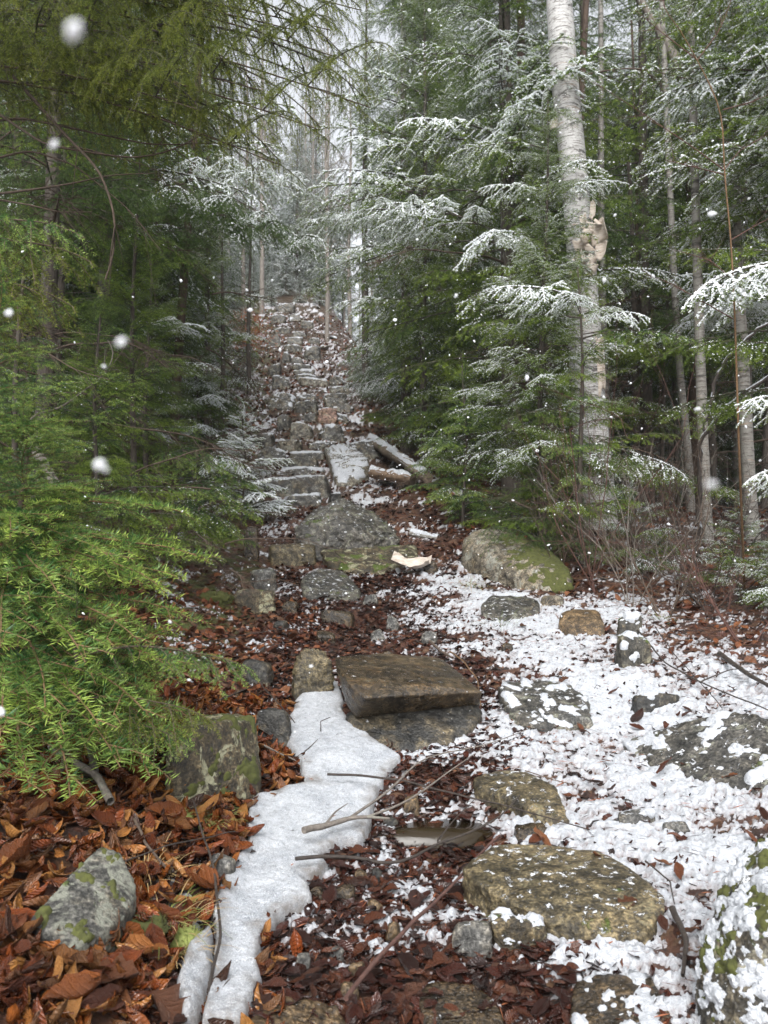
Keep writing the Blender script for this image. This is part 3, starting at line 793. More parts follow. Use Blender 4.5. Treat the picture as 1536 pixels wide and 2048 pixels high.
SPOTS = [(830, 1510, .25, .02), (900, 1500, .25, .0), (960, 1640, .2, .05), (780, 1535, .15, .0), (850, 1190, .4, -.02), (720, 1000, .5, .08), (760, 1000, .5, .05), (590, 1040, .5, .02), (560, 1060, .5, .0), (1010, 1480, .2, .1), (920, 1440, .15, -.05), (1180, 1940, .2, .12), (1320, 2000, .25, .1), (700, 1860, .2, -.25)]
_spot = {(u, v): G(u, v) for u, v, r, a in SPOTS}
rs = []
y = 1.5
while y < 9: rs.append(y); y *= 1.0046 if y < 6 else 1.008
while y < 36: rs.append(y); y *= 1.012
rs = np.array(rs); cs = np.linspace(-.30, 1.0, 700)
GX = cs[None] * rs[:, None]; GYY = np.repeat(rs[:, None], len(cs), 1)
pp = np.stack([GX, GYY, 0 * GX], -1)
cov = snow_cov(GX, GYY)
nz = .62 * fbm(pp * np.array([24, 36, 1]), 5, 81, .66) + .38 * fbm(pp * 4, 3, 85) + .22 * vnoise(pp * np.array([95, 130, 1]), 86)
sv = cov + nz - .02
base = hgt(GX, GYY) + (0.018 * fbm(pp * 9, 3, 31) + .010 * fbm(pp * 28, 2, 41)) * smooth(14, 5, GYY) + 0.05 * fbm(pp * 3, 3, 51) * smooth(6, 9, GYY)
SZ = base + .004 + np.clip(sv, -.3, .3) * .045 + .004 * fbm(pp * 70, 2, 87)
keep = (sv > -.06) & ~in_ice(GX, GYY)
fk = keep[:-1, :-1] | keep[1:, 1:]
n_ = len(cs); ii = (np.arange(len(rs) - 1)[:, None] * n_ + np.arange(n_ - 1)[None])[fk]
Fq = np.stack([ii, ii + 1, ii + n_ + 1, ii + n_], -1); used, inv = np.unique(Fq, return_inverse=True)
rimc = np.clip(1 - (sv + .06) / .22, 0, 1).reshape(-1)[used]
mb = MB(); mb.add(np.stack([GX, GYY, SZ], -1).reshape(-1, 3)[used], inv.reshape(-1, 4), 0, np.stack([rimc] * 3, -1))
tag(link('snow', mb.mesh('snow', ['snow'])), 'thin patchy snow cover on the right side of the path', 'snow', kind='stuff')
def ground_z(x, y):
    p_ = np.stack([x, y, 0 * x], -1)
    return hgt(x, y) + (0.018 * fbm(p_ * 9, 3, 31) + .010 * fbm(p_ * 28, 2, 41)) * smooth(14, 5, y)

# puddle
pw = [G(u, v) for u, v in [(740, 1660), (790, 1640), (860, 1632), (960, 1645), (985, 1672), (930, 1694), (850, 1700), (790, 1690), (750, 1680)]]
pz = float(np.mean([q[2] for q in pw])) + .01
mb = MB(); cpt = np.mean(pw, 0); n = len(pw)
V = [[cpt[0], cpt[1], pz + .004]] + [[q[0], q[1], pz] for q in pw] + [[cpt[0] + (q[0] - cpt[0]) * 1.02, cpt[1] + (q[1] - cpt[1]) * 1.02, pz - .06] for q in pw]
Ft = [[0, 1 + i, 1 + (i + 1) % n] for i in range(n)] + [[1 + i, 1 + n + i, 1 + n + (i + 1) % n] for i in range(n)] + [[1 + i, 1 + n + (i + 1) % n, 1 + (i + 1) % n] for i in range(n)]
mb.add(V, Ft)
tag(link('puddle', mb.mesh('puddle', ['water'])), kind='structure', label='shallow brown puddle in the wet path', )

# ------------------------------------------------------------------ fallen leaves
def leaf_geo(kind, curl, fold, seed, nu=11, nv=7):
    """a leaf about one unit long; returns verts, quads, (along, across)"""
    r = np.random.default_rng(seed)
    u = np.linspace(0, 1, nu); v = np.linspace(-1, 1, nv)
    if kind == 'beech': wd = .25 * np.sin(np.pi * np.clip(u, 0, 1) ** .85) ** .75
    elif kind == 'oval': wd = .18 * np.sin(np.pi * u ** 1.1) ** .8
    else:
        wd = np.interp(u, np.linspace(0, 1, 11), [.04, .16, .36, .30, .22, .34, .26, .16, .18, .08, .0])
    wd = np.maximum(wd, .002)
    U, Vv = np.meshgrid(u, v, indexing='ij')
    x = U.copy(); yv = Vv * wd[:, None]
    if kind == 'maple':
        x = U + np.abs(Vv) * wd[:, None] * .38
    yv = yv * (1 + .06 * np.sin(U * 40) * (np.abs(Vv) > .9))
    z = fold * np.abs(yv) + curl * (U - .5) ** 2 + .12 * fbm(np.stack([U * 3 + seed, Vv * 1.6, 0 * U], -1), 2, seed)
    z += r.uniform(-.5, .9) * (yv ** 2) * 3
    # roll about the long axis
    roll = r.choice([-1, 1]) * r.uniform(.9, 2.4) * curl
    a = yv * roll * 4
    y2 = np.where(abs(roll) > .02, np.sin(a) / (roll * 4 + 1e-6), yv); z = z + np.where(abs(roll) > .02, (1 - np.cos(a)) / (roll * 4 + 1e-6), 0)
    Vt = np.stack([x - .5, y2, z], -1).reshape(-1, 3)
    i = np.arange(nu - 1)[:, None] * nv + np.arange(nv - 1)[None]
    Fq = np.stack([i, i + nv, i + nv + 1, i + 1], -1).reshape(-1, 4)
    n0 = len(Vt)
    t = np.array([[-.5, .008, Vt[3, 2]], [-.5, -.008, Vt[3, 2]], [-.72, 0, Vt[3, 2] + .05]])
    return np.concatenate([Vt, t]), Fq, np.concatenate([np.stack([U, Vv], -1).reshape(-1, 2), [[0, 0]] * 3]), np.array([[n0, n0 + 1, n0 + 2]])
def lod_leaf(kind, curl, seed):
    wds = {'beech': [.04, .25, .21, .02], 'maple': [.1, .42, .34, .04]}[kind]
    r = np.random.default_rng(seed)
    u = np.array([0, .33, .7, 1.]); V = []; ac = []
    for i, uu in enumerate(u):
        for s_ in (-1, 0, 1):
            V.append([uu - .5, s_ * wds[i], .25 * abs(s_) * wds[i] * r.uniform(-1, 2) + curl * (uu - .5) ** 2 + r.uniform(-.06, .06)]); ac.append([uu, s_])
    Fq = []
    for i in range(3):
        for j in range(2):
            a = i * 3 + j; Fq.append([a, a + 3, a + 4, a + 1])
    return np.array(V), np.array(Fq), np.array(ac, float)
LOD_FAR = [lod_leaf('beech' if k % 4 else 'maple', random.uniform(-.5, 1.1), k) for k in range(14)]
def near_set(c0, c1, sd):
    r_ = []
    for k in range(16):
        V, Fq, ac, _ = leaf_geo('maple' if k % 8 == 7 and c1 < 1 else ('beech', 'oval')[k % 2], random.uniform(c0, c1), random.uniform(-.1, .6), sd + k, 7, 5)
        r_.append((V[:35], Fq, ac[:35]))
    return r_
LOD_DRY = near_set(.4, 1.5, 600); LOD_WET = near_set(-.3, .45, 640)

def rot_mats(n, tilt, rg):
    yaw = rg.uniform(0, 2 * np.pi, n); ax = rg.normal(0, tilt, n); ay = rg.normal(0, tilt, n)
    cz, sz, cx, sx, cy, sy = np.cos(yaw), np.sin(yaw), np.cos(ax), np.sin(ax), np.cos(ay), np.sin(ay)
    Z_ = np.zeros(n); O = np.ones(n)
    Rz = np.stack([cz, -sz, Z_, sz, cz, Z_, Z_, Z_, O], -1).reshape(n, 3, 3)
    Rx = np.stack([O, Z_, Z_, Z_, cx, -sx, Z_, sx, cx], -1).reshape(n, 3, 3)
    Ry = np.stack([cy, Z_, sy, Z_, O, Z_, -sy, Z_, cy], -1).reshape(n, 3, 3)
    return Rz @ Rx @ Ry
def scatter(mb, n, xr, yr, fn, size, tilt, mat, lift=(.0, .02), seedv=0, LODS=None):
    LODS = LODS or LOD_FAR
    rg = np.random.default_rng(seedv)
    yv = np.sqrt(rg.uniform(yr[0] ** 2, yr[1] ** 2, n)) if yr[0] > 0 else rg.uniform(*yr, n)
    xv = rg.uniform(xr[0], xr[1], n) * yv
    keep = rg.random(n) < fn(xv, yv)
    xv, yv = xv[keep], yv[keep]; n = len(xv)
    zv = ground_z(xv, yv) + rg.uniform(lift[0], lift[1], n)
    Rm = rot_mats(n, tilt, rg); s = rg.uniform(size[0], size[1], n)
    which = rg.integers(0, len(LODS), n); rnd = rg.random(n)
    for k, (V, Fq, ac) in enumerate(LODS):
        id_ = np.where(which == k)[0]
        if len(id_) == 0: continue
        W_ = np.einsum('nij,vj->nvi', Rm[id_], V) * s[id_][:, None, None] + np.stack([xv, yv, zv], -1)[id_][:, None]
        Fk = (Fq[None] + (np.arange(len(id_)) * len(V))[:, None, None]).reshape(-1, 4)
        cc = np.concatenate([np.broadcast_to(ac, (len(id_),) + ac.shape), np.broadcast_to(rnd[id_][:, None, None], (len(id_), len(V), 1))], -1)
        mb.add(W_.reshape(-1, 3), Fk, mat, cc.reshape(-1, 3))
def clipn(a): return np.clip(a, 0, 1)
def f_left(x, y):
    d = x - trail_x(y); return clipn(smooth(-.22, -.42, d) * smooth(6.5, 4, y) * (~in_ice(x, y)))
def f_mid(x, y):
    d = x - trail_x(y); s = inside(x, y, SNW)
    return clipn((smooth(-.9, -.4, d)) * smooth(2.0, 1.2, d) * np.where(s, .05, 1) * (~in_ice(x, y)) * np.interp(y, [1.4, 7, 11], [1, 1, .5]))
def f_up(x, y):
    d = x - trail_x(y); return clipn(1.2 - np.abs(d) / 3)
def f_forest(x, y):
    d = x - trail_x(y); return clipn(smooth(.9, 1.5, d) * smooth(2.0, 2.6, y) * np.where(inside(x, y, SNW), .05, 1) + .6 * smooth(-.8, -1.2, d) * smooth(4, 6, y))
lit = MB()
scatter(lit, 5600, (-.8, .0), (1.35, 3.6), f_left, (.045, .10), .5, 0, (0, .035), 1, LOD_DRY)
scatter(lit, 7500, (-.62, .0), (3.4, 6.5), f_left, (.035, .07), .4, 3, (-.005, .02), 11)
scatter(lit, 8500, (-.35, .4), (1.4, 3.4), f_mid, (.03, .07), .22, 1, (-.012, .010), 2, LOD_WET)
scatter(lit, 3200, (-.35, .4), (1.4, 3.4), f_mid, (.02, .04), .4, 2, (-.0, .014), 12)
scatter(lit, 16000, (-.33, .4), (3.3, 6.5), f_mid, (.028, .062), .25, 1, (-.008, .012), 13)
scatter(lit, 9000, (-.3, .35), (6, 12), f_mid, (.04, .08), .35, 2, (-.01, .02), 3)
scatter(lit, 19000, (-.7, .95), (4.0, 15), f_forest, (.04, .09), .4, 3, (-.01, .03), 4)
scatter(lit, 11000, (-.3, .02), (11, 32), f_up, (.05, .11), .5, 3, (-.01, .05), 6)
def f_snow(x, y): return clipn(1. * inside(x, y, SNW) * (~in_ice(x, y)))
scatter(lit, 7500, (-.1, .95), (1.5, 6.5), f_snow, (.02, .05), .45, 1, (-.008, .014), 5)
tag(link('leaf_litter', lit.mesh('leaf_litter', ['leaf_dry', 'leaf_wet', 'leaf_wet', 'leaf_mid'])), 'carpet of fallen leaves covering bank and path', 'leaf litter', kind='stuff')

# individual big leaves: shared meshes, one object each
LM = {}
for mk in ('leaf_dry', 'leaf_wet', 'leaf_mid'):
    LM[mk] = []
    for k in range(9):
        kd = ('beech', 'oval', 'maple' if mk != 'leaf_dry' and k > 5 else 'beech')[k % 3]
        V, Fq, ac, Ft = leaf_geo(kd, (random.uniform(.1, .9) if mk == 'leaf_dry' else random.uniform(-.2, .35)), random.uniform(-.1, .5), k + 40)
        cc = np.concatenate([ac, np.full((len(ac), 1), (k + .5) / 9)], 1)
        mb = MB(); mb.add(V, Fq, 0, cc); mb.F.append(Ft); mb.m.append(np.zeros(1))
        LM[mk].append(mb.mesh('fallen_leaf', [mk]))
rg = np.random.default_rng(12)
def put_leaf(u, v, size, mk, label, group, tilt=.35, lift=.02, k=None):
    gp = G(u, v)
    o = link('fallen_leaf', LM[mk][rg.integers(0, 9) if k is None else k], None, (gp[0], gp[1], float(ground_z(np.array([gp[0]]), np.array([gp[1]]))[0]) + lift))
    o.rotation_euler = (rg.normal(0, tilt), rg.normal(0, tilt), rg.uniform(0, 6.28)); s = size; o.scale = (s, s, s)
    tag(o, label, 'leaf', group)
cnt = 0
while cnt < 120:
    u, v = rg.uniform(0, 500), 1570 + 480 * rg.random()
    if in_ice_px(u, v) or (340 < u < 530 and v < 1610): continue
    if 60 < u < 270 and 1690 < v < 1890: continue
    put_leaf(u, v, rg.uniform(.07, .13), 'leaf_dry' if v < 1980 or u < 150 else 'leaf_mid', 'curled orange-brown dry leaf on the left bank', 'dry leaves heaped on the left bank', .5, .03); cnt += 1
cnt = 0
while cnt < 110:
    u, v = rg.uniform(330, 1160), 1690 + 370 * rg.random()
    if in_ice_px(u, v) or (u > 960 and v < 1900) or (u < 500 and v < 1980): continue
    put_leaf(u, v, rg.uniform(.05, .09), 'leaf_wet', 'sodden dark red leaf flattened in the wet channel', 'sodden leaves in the wet channel', .25, .015); cnt += 1
cnt = 0
while cnt < 40:
    u, v = rg.uniform(960, 1530), rg.uniform(1230, 1960)
    gp = G(u, v)
    if not inside(gp[:1], gp[1:2], SNW)[0]: continue
    put_leaf(u, v, rg.uniform(.045, .085), 'leaf_mid', 'rusty leaf lying on top of the snow', 'leaves on the snow', .35, .028); cnt += 1
for (u, v, s, mk, lb) in [(222, 1562, .13, 'leaf_dry', 'large upright tan leaf leaning at the mossy rock'), (1275, 1455, .10, 'leaf_mid', 'orange leaf on the near end of the lichen-spotted rock'),
                          (1225, 1605, .08, 'leaf_mid', 'folded red leaf beside the wedge-shaped rock'), (1330, 1560, .09, 'leaf_mid', 'crumpled red leaf at the foot of the lichen-spotted rock')]:
    put_leaf(u, v, s, mk, lb, None, .9, .05)

# small debris: needles and twig bits over snow, ice and mud
deb = MB(); rg2 = np.random.default_rng(5)
n = 9500
yv = np.sqrt(rg2.uniform(1.45 ** 2, 7 ** 2, n)); xv = rg2.uniform(-.45, .62, n) * yv
ic_ = in_ice(xv, yv); keep = (~ic_) | (rg2.random(n) < .10); xv, yv, ic_ = xv[keep], yv[keep], ic_[keep]; n = len(xv)
zv = ground_z(xv, yv) + np.where(ic_, .075, .016)
an = rg2.uniform(0, np.pi, n); ln = rg2.uniform(.004, .03, n) * np.where(ic_, .6, 1)
dr = np.stack([np.cos(an), np.sin(an), rg2.normal(0, .2, n)], -1) * ln[:, None]; wd_ = np.stack([-np.sin(an), np.cos(an), 0 * an], -1) * rg2.uniform(.0005, .0018, n)[:, None]
ct = np.stack([xv, yv, zv], -1)
V = np.stack([ct - dr, ct + wd_ + [0, 0, .002], ct + dr, ct - wd_], 1).reshape(-1, 3)
deb.add(V, np.arange(4 * n).reshape(-1, 4), rg2.integers(0, 2, n))
tag(link('forest_debris', deb.mesh('forest_debris', ['twig_dark', 'red_needles'])), 'tiny needles and twig bits strewn over snow and mud', 'debris', kind='stuff')

# ------------------------------------------------------------------ sticks, logs
def ground_path(pts, lift):
    q = []
    for p_ in pts:
        if len(p_) == 3: q.append(P(*p_))
        else:
            a = G(*p_); q.append(a + [0, 0, lift])
    return np.array(q)
def stick(pts, r0, r1, label, mat='twig_dark', lift=.03, side=(), name='stick', cat='stick', group=None):
    r0 *= .72; r1 *= .72
    q = resample(ground_path(pts, lift), 26)
    q += .004 * np.stack([fbm(q * 12, 2, 3), fbm(q * 12 + 9, 2, 4), fbm(q * 12 + 5, 2, 5)], -1)
    base = q[0].copy()
    mb = MB(); V, Fq = tube(q - base, np.linspace(r0, r1, len(q)) * (1 + .15 * fbm(q * 30, 2, 9)), 7); mb.add(V, Fq)
    mb.add(np.concatenate([V[:7], [q[0] - base]]), [[i, 7, (i + 1) % 7] for i in range(7)])
    o = link(name, mb.mesh(name, [mat]), None, tuple(base)); tag(o, label, cat, group)
    for s_ in side:
        qq = resample(ground_path(s_, lift), 14); qq[0] = q[np.argmin(np.linalg.norm(q - qq[0], axis=1))]
        m2 = MB(); V, Fq = tube(qq - base, np.linspace(r1 * 1.1 + .0012, .0012, len(qq)), 5); m2.add(V, Fq)
        link('side_twig', m2.mesh('side_twig', [mat]), o)
    return o
stick([(607, 1722), (660, 1705), (700, 1690), (735, 1690), (780, 1692)], .016, .005, 'thick forked grey stick resting on the middle of the ice', 'twig_grey', .085,
      [[(700, 1690), (740, 1660), (780, 1635), (800, 1605), (850, 1555), (960, 1540), (1060, 1500)], [(650, 1708), (670, 1680), (695, 1662)], [(735, 1690), (800, 1665), (850, 1630), (900, 1590), (960, 1545)]])
stick([(590, 1770), (650, 1765), (720, 1765), (775, 1782), (830, 1765), (870, 1735), (930, 1715), (1000, 1680), (1040, 1630)], .008, .003, 'long bent stick crossing below the forked one', 'twig_dark', .07,
      [[(870, 1735), (910, 1680), (950, 1640)]])
stick([(655, 1594), (720, 1598), (810, 1606), (900, 1636), (1010, 1662), (1130, 1700), (1180, 1715)], .0065, .0025, 'thin straight dark twig lying from the ice across the puddle', 'twig_dark', .08)
stick([(690, 2060), (760, 1965), (850, 1870), (920, 1800), (960, 1750), (1000, 1712)], .008, .005, 'long reddish stick slanting up from the bottom edge to the olive slab', 'twig_red', .06)
stick([(415, 2060), (432, 1990), (442, 1950), (436, 1890), (428, 1800), (408, 1730), (384, 1650)], .0055, .0035, 'thin black twig running along the crack in the ice', 'twig_dark', .075)
stick([(100, 1532), (150, 1568), (190, 1590), (222, 1650)], .013, .017, 'forked grey branch stuck in the leaves under the fir', 'twig_grey', .06, [[(188, 1588), (182, 1550), (165, 1505)]])
stick([(270, 1675), (290, 1730), (340, 1790)], .006, .004, 'short brown twig beside the lichen-covered rock', 'twig', .05)
stick([(180, 1830), (250, 1800), (340, 1765), (470, 1730)], .003, .002, 'hair-thin twig across the lichen-covered rock', 'twig_dark', .09)
stick([(900, 1340), (925, 1360), (955, 1400), (962, 1460)], .006, .003, 'tan twig bent over the right corner of the wet slab', 'twig_tan', .10)
stick([(860, 1300), (880, 1320), (905, 1335)], .012, .008, 'short knobbly stick behind the wet slab', 'twig', .05)
stick([(505, 1390), (545, 1440), (590, 1495)], .005, .003, 'thin twig leaning on the top of the ice', 'twig_dark', .10)
stick([(440, 1440), (520, 1400), (570, 1360), (640, 1350)], .005, .002, 'dark twig above the narrow end of the ice', 'twig_dark', .08, [[(560, 1370), (590, 1340), (630, 1320)]])
stick([(528, 1518), (560, 1535), (590, 1552)], .006, .003, 'pale twig in the hollow left of the ice', 'twig_grey', .05)
stick([(610, 1552), (635, 1528)], .004, .002, 'short twig poking out of the ice edge', 'twig_dark', .09)
stick([(642, 1500), (640, 1480), (660, 1470)], .0035, .002, 'little curved twig on the upper ice', 'twig_dark', .075)
stick([(1310, 1270), (1350, 1330), (1400, 1385), (1445, 1440)], .004, .003, 'thin dark twig slanting over the snow', 'twig_dark', .05)
stick([(1260, 1260), (1330, 1350), (1420, 1400), (1540, 1450)], .007, .004, 'dark branch lying on the right of the snowfield', 'twig_dark', .06, [[(1400, 1390), (1470, 1360), (1540, 1380)]])
stick([(1290, 1760), (1340, 1800), (1350, 1850)], .004, .002, 'twig on the snow beside the olive slab', 'twig_dark', .05)
stick([(1050, 1570), (1110, 1590), (1150, 1600)], .003, .002, 'tiny twig near the wedge-shaped rock', 'twig', .05)
stick([(380, 1310), (470, 1290), (560, 1275), (620, 1270)], .004, .003, 'long dark twig across the leaves on the left', 'twig_dark', .05)
stick([(420, 1140), (470, 1160), (500, 1170)], .004, .003, 'wet twig on the left rim of the path', 'twig_dark', .05)
stick([(1345, 1850), (1375, 1920), (1365, 1990)], .012, .006, 'stub of dark wood against the snowy boulder', 'twig_dark', .04)
stick([(1440, 1330), (1490, 1370), (1540, 1400)], .02, .012, 'thick black branch at the right edge above the snow', 'twig_dark', .06)

def log(p0, p1, r0, r1, label, mat='log', capm='wood_cut', snow=True, name='log', bump=.12):
    p0 = np.array(p0); p1 = np.array(p1)
    t = np.linspace(0, 1, 30)[:, None]; q = p0 * (1 - t) + p1 * t; L = np.linalg.norm(p1 - p0)
    sd = 18
    mb = MB(); V, Fq = tube(q - p0, np.linspace(r0, r1, 30), sd)
    cen = np.repeat(q - p0, sd, 0); dv = V - cen
    nz_ = fbm(np.stack([V[:, 0] * 5, V[:, 1] * 5, V[:, 2] * 14], -1) / (L + .2) * 3, 4, 8)
    V = cen + dv * (1 + bump * nz_[:, None] + .06 * np.sin(np.tile(np.arange(sd), 30) * 2.3)[:, None])
    mb.add(V, Fq, 0)
    for e, c_ in ((0, q[0]), (29, q[-1])):
        mb.add(np.concatenate([V[e * sd:(e + 1) * sd], [c_ - p0]]), [[i, (i + 1) % sd, sd] if e else [(i + 1) % sd, i, sd] for i in range(sd)], 1)
    o = tag(link(name, mb.mesh(name, [mat, capm]), None, tuple(p0)), label, 'log')
    if snow:
        N = dv / (np.linalg.norm(dv, axis=1)[:, None] + 1e-9)
        s_ = fbm(V * 14, 4, 15) + .05 + np.minimum((N[:, 2] - .55) * 2, .2)
        Vc = V + np.array([0, 0, 1.]) * (np.clip(s_, -.3, .3) * .05)[:, None]
        kp = (s_[Fq] > -.1).any(1); us, inv_ = np.unique(Fq[kp], return_inverse=True)
        m2 = MB(); m2.add(Vc[us], inv_.reshape(-1, 4)); tag(link('snow_cap', m2.mesh('snow_cap', ['snow']), o), kind='stuff')
    return o
log(P(742, 878, 12.3), P(856, 956, 9.4), .095, .07, 'snow-capped grey fallen log leaning down beside the stair', 'log', 'log', bump=.35)
log(P(742, 944, 10.3), P(826, 958, 10.0), .075, .085, 'short split reddish log under the leaning log', 'wood_cut', 'log', True, bump=.35)
log(P(822, 1066, 7.9), P(876, 1078, 7.7), .04, .035, 'small white birch log below the spruce', 'birch_small', 'wood_cut', True)
log(P(255, 812, 8.5), P(345, 900, 8.0), .10, .07, 'rotten log leaning in the undergrowth left of the stair', 'log', 'log', True)
log(P(60, 880, 5.4), P(130, 1000, 5.0), .035, .03, 'dead pole lying behind the bright fir', 'bark_pale', 'log', False)

# scrap of birch bark on the path
mb = MB(); gp = G(820, 1148); u_, v_ = np.meshgrid(np.linspace(-1, 1, 14), np.linspace(-1, 1, 9), indexing='ij')
wsh = .10 * (1 + .3 * np.sin(u_ * 5)) ; V = np.stack([u_ * .17, v_ * wsh, .05 + .05 * v_ ** 2 + .05 * u_ ** 2 + .02 * fbm(np.stack([u_ * 3, v_ * 3, 0 * u_], -1), 2, 3)], -1).reshape(-1, 3)
i = np.arange(13)[:, None] * 9 + np.arange(8)[None]
mb.add(V, np.stack([i, i + 9, i + 10, i + 1], -1).reshape(-1, 4)); o = link('bark_scrap', mb.mesh('bark_scrap', ['curl']), None, tuple(gp)); o.rotation_euler = (.3, .1, -.2)
tag(o, 'torn pale scrap of birch bark lying on the path', 'bark')

# ------------------------------------------------------------------ conifer sprays (templates shared by the branches)
def nrm(a): return a / (np.linalg.norm(a, axis=-1, keepdims=True) + 1e-9)
def shoot(p0, d, l, drop, K=6, rise=0):
    t = np.linspace(0, 1, K)[:, None]
    pts = p0 + d * l * t
    pts[:, 2] += (-drop * t[:, 0] ** 2 + rise * t[:, 0] ** 4) * l
    return pts
def spray(name, L, mat, seed, sec=.42, hang=.12, nl=.016, nw=.0028, dens=230, flat=0., snow=0., arch=.10, spacing=.055, tert=True, wood='bark', quad=False, stem=.010, bare=.12, secmax=.6, curl=.25):
    r = np.random.default_rng(seed)
    shoots = []       # (pts, age0, age1, radius)
    t = np.linspace(0, 1, 14)
    main = np.stack([L * t, .04 * L * np.sin(t * 3 + r.uniform(0, 6)) * t * 1., arch * L * np.sin(np.pi * t) + .02 * L * np.sin(t * 9) * t], -1)
    main[:, 1] -= np.linspace(0, main[-1, 1], 14)
    shoots.append((main, 0, 1, stem))
    nsec = int(L * (1 - bare) / spacing)
    for k in range(nsec):
        s = bare + (1 - bare) * (k + r.uniform(0, .8)) / nsec
        side = 1 if k % 2 else -1
        prof = min(1, (s - bare) / .22 + .35) * (1 - s) ** .72 + .10
        l = min(L * sec * prof, secmax) * r.uniform(.75, 1.12)
        if r.random() < .07: l *= .4
        i = s * 13; i0 = min(int(i), 12); p0 = main[i0] * (1 - i + i0) + main[i0 + 1] * (i - i0); tg = nrm(main[i0 + 1] - main[i0])
        ang = R_(64 - 24 * s) * r.uniform(.85, 1.12)
        d = np.array([math.cos(ang), side * math.sin(ang), r.normal(-hang * .6, .12)]); d = nrm(d + .25 * np.array([0, 0, tg[2]]))
        sp = shoot(p0, d, l, hang * r.uniform(.4, 1.5) + .05, 7, curl * hang)
        age = .25 + .75 * s
        shoots.append((sp, age * .35, 1.0, stem * .42))
        if tert and l > .10:
            nt_ = int(l / (spacing * .72))
            for q in range(nt_):
                st_ = .15 + .82 * (q + r.uniform(0, .7)) / nt_
                ls = l * .42 * (1 - st_) ** .7 * r.uniform(.7, 1.15) + .022
                j = st_ * 6; j0 = min(int(j), 5); pp_ = sp[j0] * (1 - j + j0) + sp[j0 + 1] * (j - j0); tt = nrm(sp[j0 + 1] - sp[j0])
                sd = 1 if q % 2 else -1
                sidev = nrm(np.cross([0, 0, 1.], tt)) * sd
                d2 = nrm(tt * r.uniform(.6, .95) + sidev * .8 + np.array([0, 0, r.normal(-hang * .8, .12)]))
                t3 = shoot(pp_, d2, ls, hang * r.uniform(.2, 1.2), 4)
                shoots.append((t3, age * .5, 1.0, stem * .22))
                if ls > .13 and L > 1.0:
                    for e in (-1, 1):
                        for h_ in (.35, .6):
                            w = t3[1] * (1 - h_) + t3[3] * h_
                            d3 = nrm(nrm(t3[3] - t3[0]) * .8 + e * .7 * nrm(np.cross([0, 0, 1.], d2)) + [0, 0, r.normal(-.1, .1)])
                            shoots.append((shoot(w, d3, ls * .35, hang * .3, 3), .5, 1, stem * .15))
    mb = MB()
    for si, (pts, a0, a1, rad) in enumerate(shoots):
        K = len(pts); ll = np.linalg.norm(np.diff(pts, axis=0), axis=1).sum()
        if rad > stem * .2 and (si == 0 or rad > stem * .3 or quad):
            V, Fq = tube(pts, np.linspace(rad, max(rad * .25, .0008), K), 5 if si == 0 else 3)
            mb.add(V, Fq, 0)
        n = int(ll * dens)
        if n < 2: continue
        tt = r.random(n) * (K - 1)
        if si == 0: tt = (bare * .7 + (1 - bare * .7) * r.random(n)) * (K - 1)
        i0 = np.minimum(tt.astype(int), K - 2); f = (tt - i0)[:, None]
        pos = pts[i0] * (1 - f) + pts[i0 + 1] * f; tg = nrm(pts[i0 + 1] - pts[i0])
        A = nrm(np.cross(tg, np.array([0, 0, 1.]))); B = np.cross(A, tg)
        if flat: an_ = np.where(r.random(n) < .5, 0, np.pi) + r.normal(0, .35, n); an_ = np.where(r.random(n) < .22, r.uniform(.3, 2.8, n), an_)
        else: an_ = r.uniform(0, 2 * np.pi, n)
        rd = A * np.cos(an_)[:, None] + B * np.sin(an_)[:, None]
        fw = r.uniform(.35, .75, n)[:, None] if not flat else r.uniform(.25, .6, n)[:, None]
        D_ = nrm(tg * fw + rd + [0, 0, .12]) * (nl * r.uniform(.65, 1.15, n) * (1 - .35 * np.abs(tt / (K - 1)) ** 6))[:, None]
        Wv = nrm(np.cross(D_, r.normal(0, 1, (n, 3)))) * (nw * .5)
        if flat: Wv = nrm(np.cross(D_, np.array([0, 0, 1.]) + r.normal(0, .4, (n, 3)))) * (nw * .5)
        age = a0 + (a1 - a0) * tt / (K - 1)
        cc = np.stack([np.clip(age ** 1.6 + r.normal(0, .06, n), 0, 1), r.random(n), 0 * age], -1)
        mt = np.ones(n, int)
        if snow:
            white = (D_[:, 2] / nl > .12) & (r.random(n) < snow * (.06 + .95 * (pos[:, 0] / L) ** 1.3))
            mt = np.where(white, 2, 1)
        if quad:
            V = np.stack([pos, pos + D_ * .45 + Wv, pos + D_, pos + D_ * .45 - Wv], 1).reshape(-1, 3)
            mb.add(V, np.arange(4 * n).reshape(-1, 4), mt, np.repeat(cc, 4, 0))
        else:
            V = np.stack([pos + Wv, pos + D_, pos - Wv], 1).reshape(-1, 3)
            mb.add(V, np.arange(3 * n).reshape(-1, 3), mt, np.repeat(cc, 3, 0))
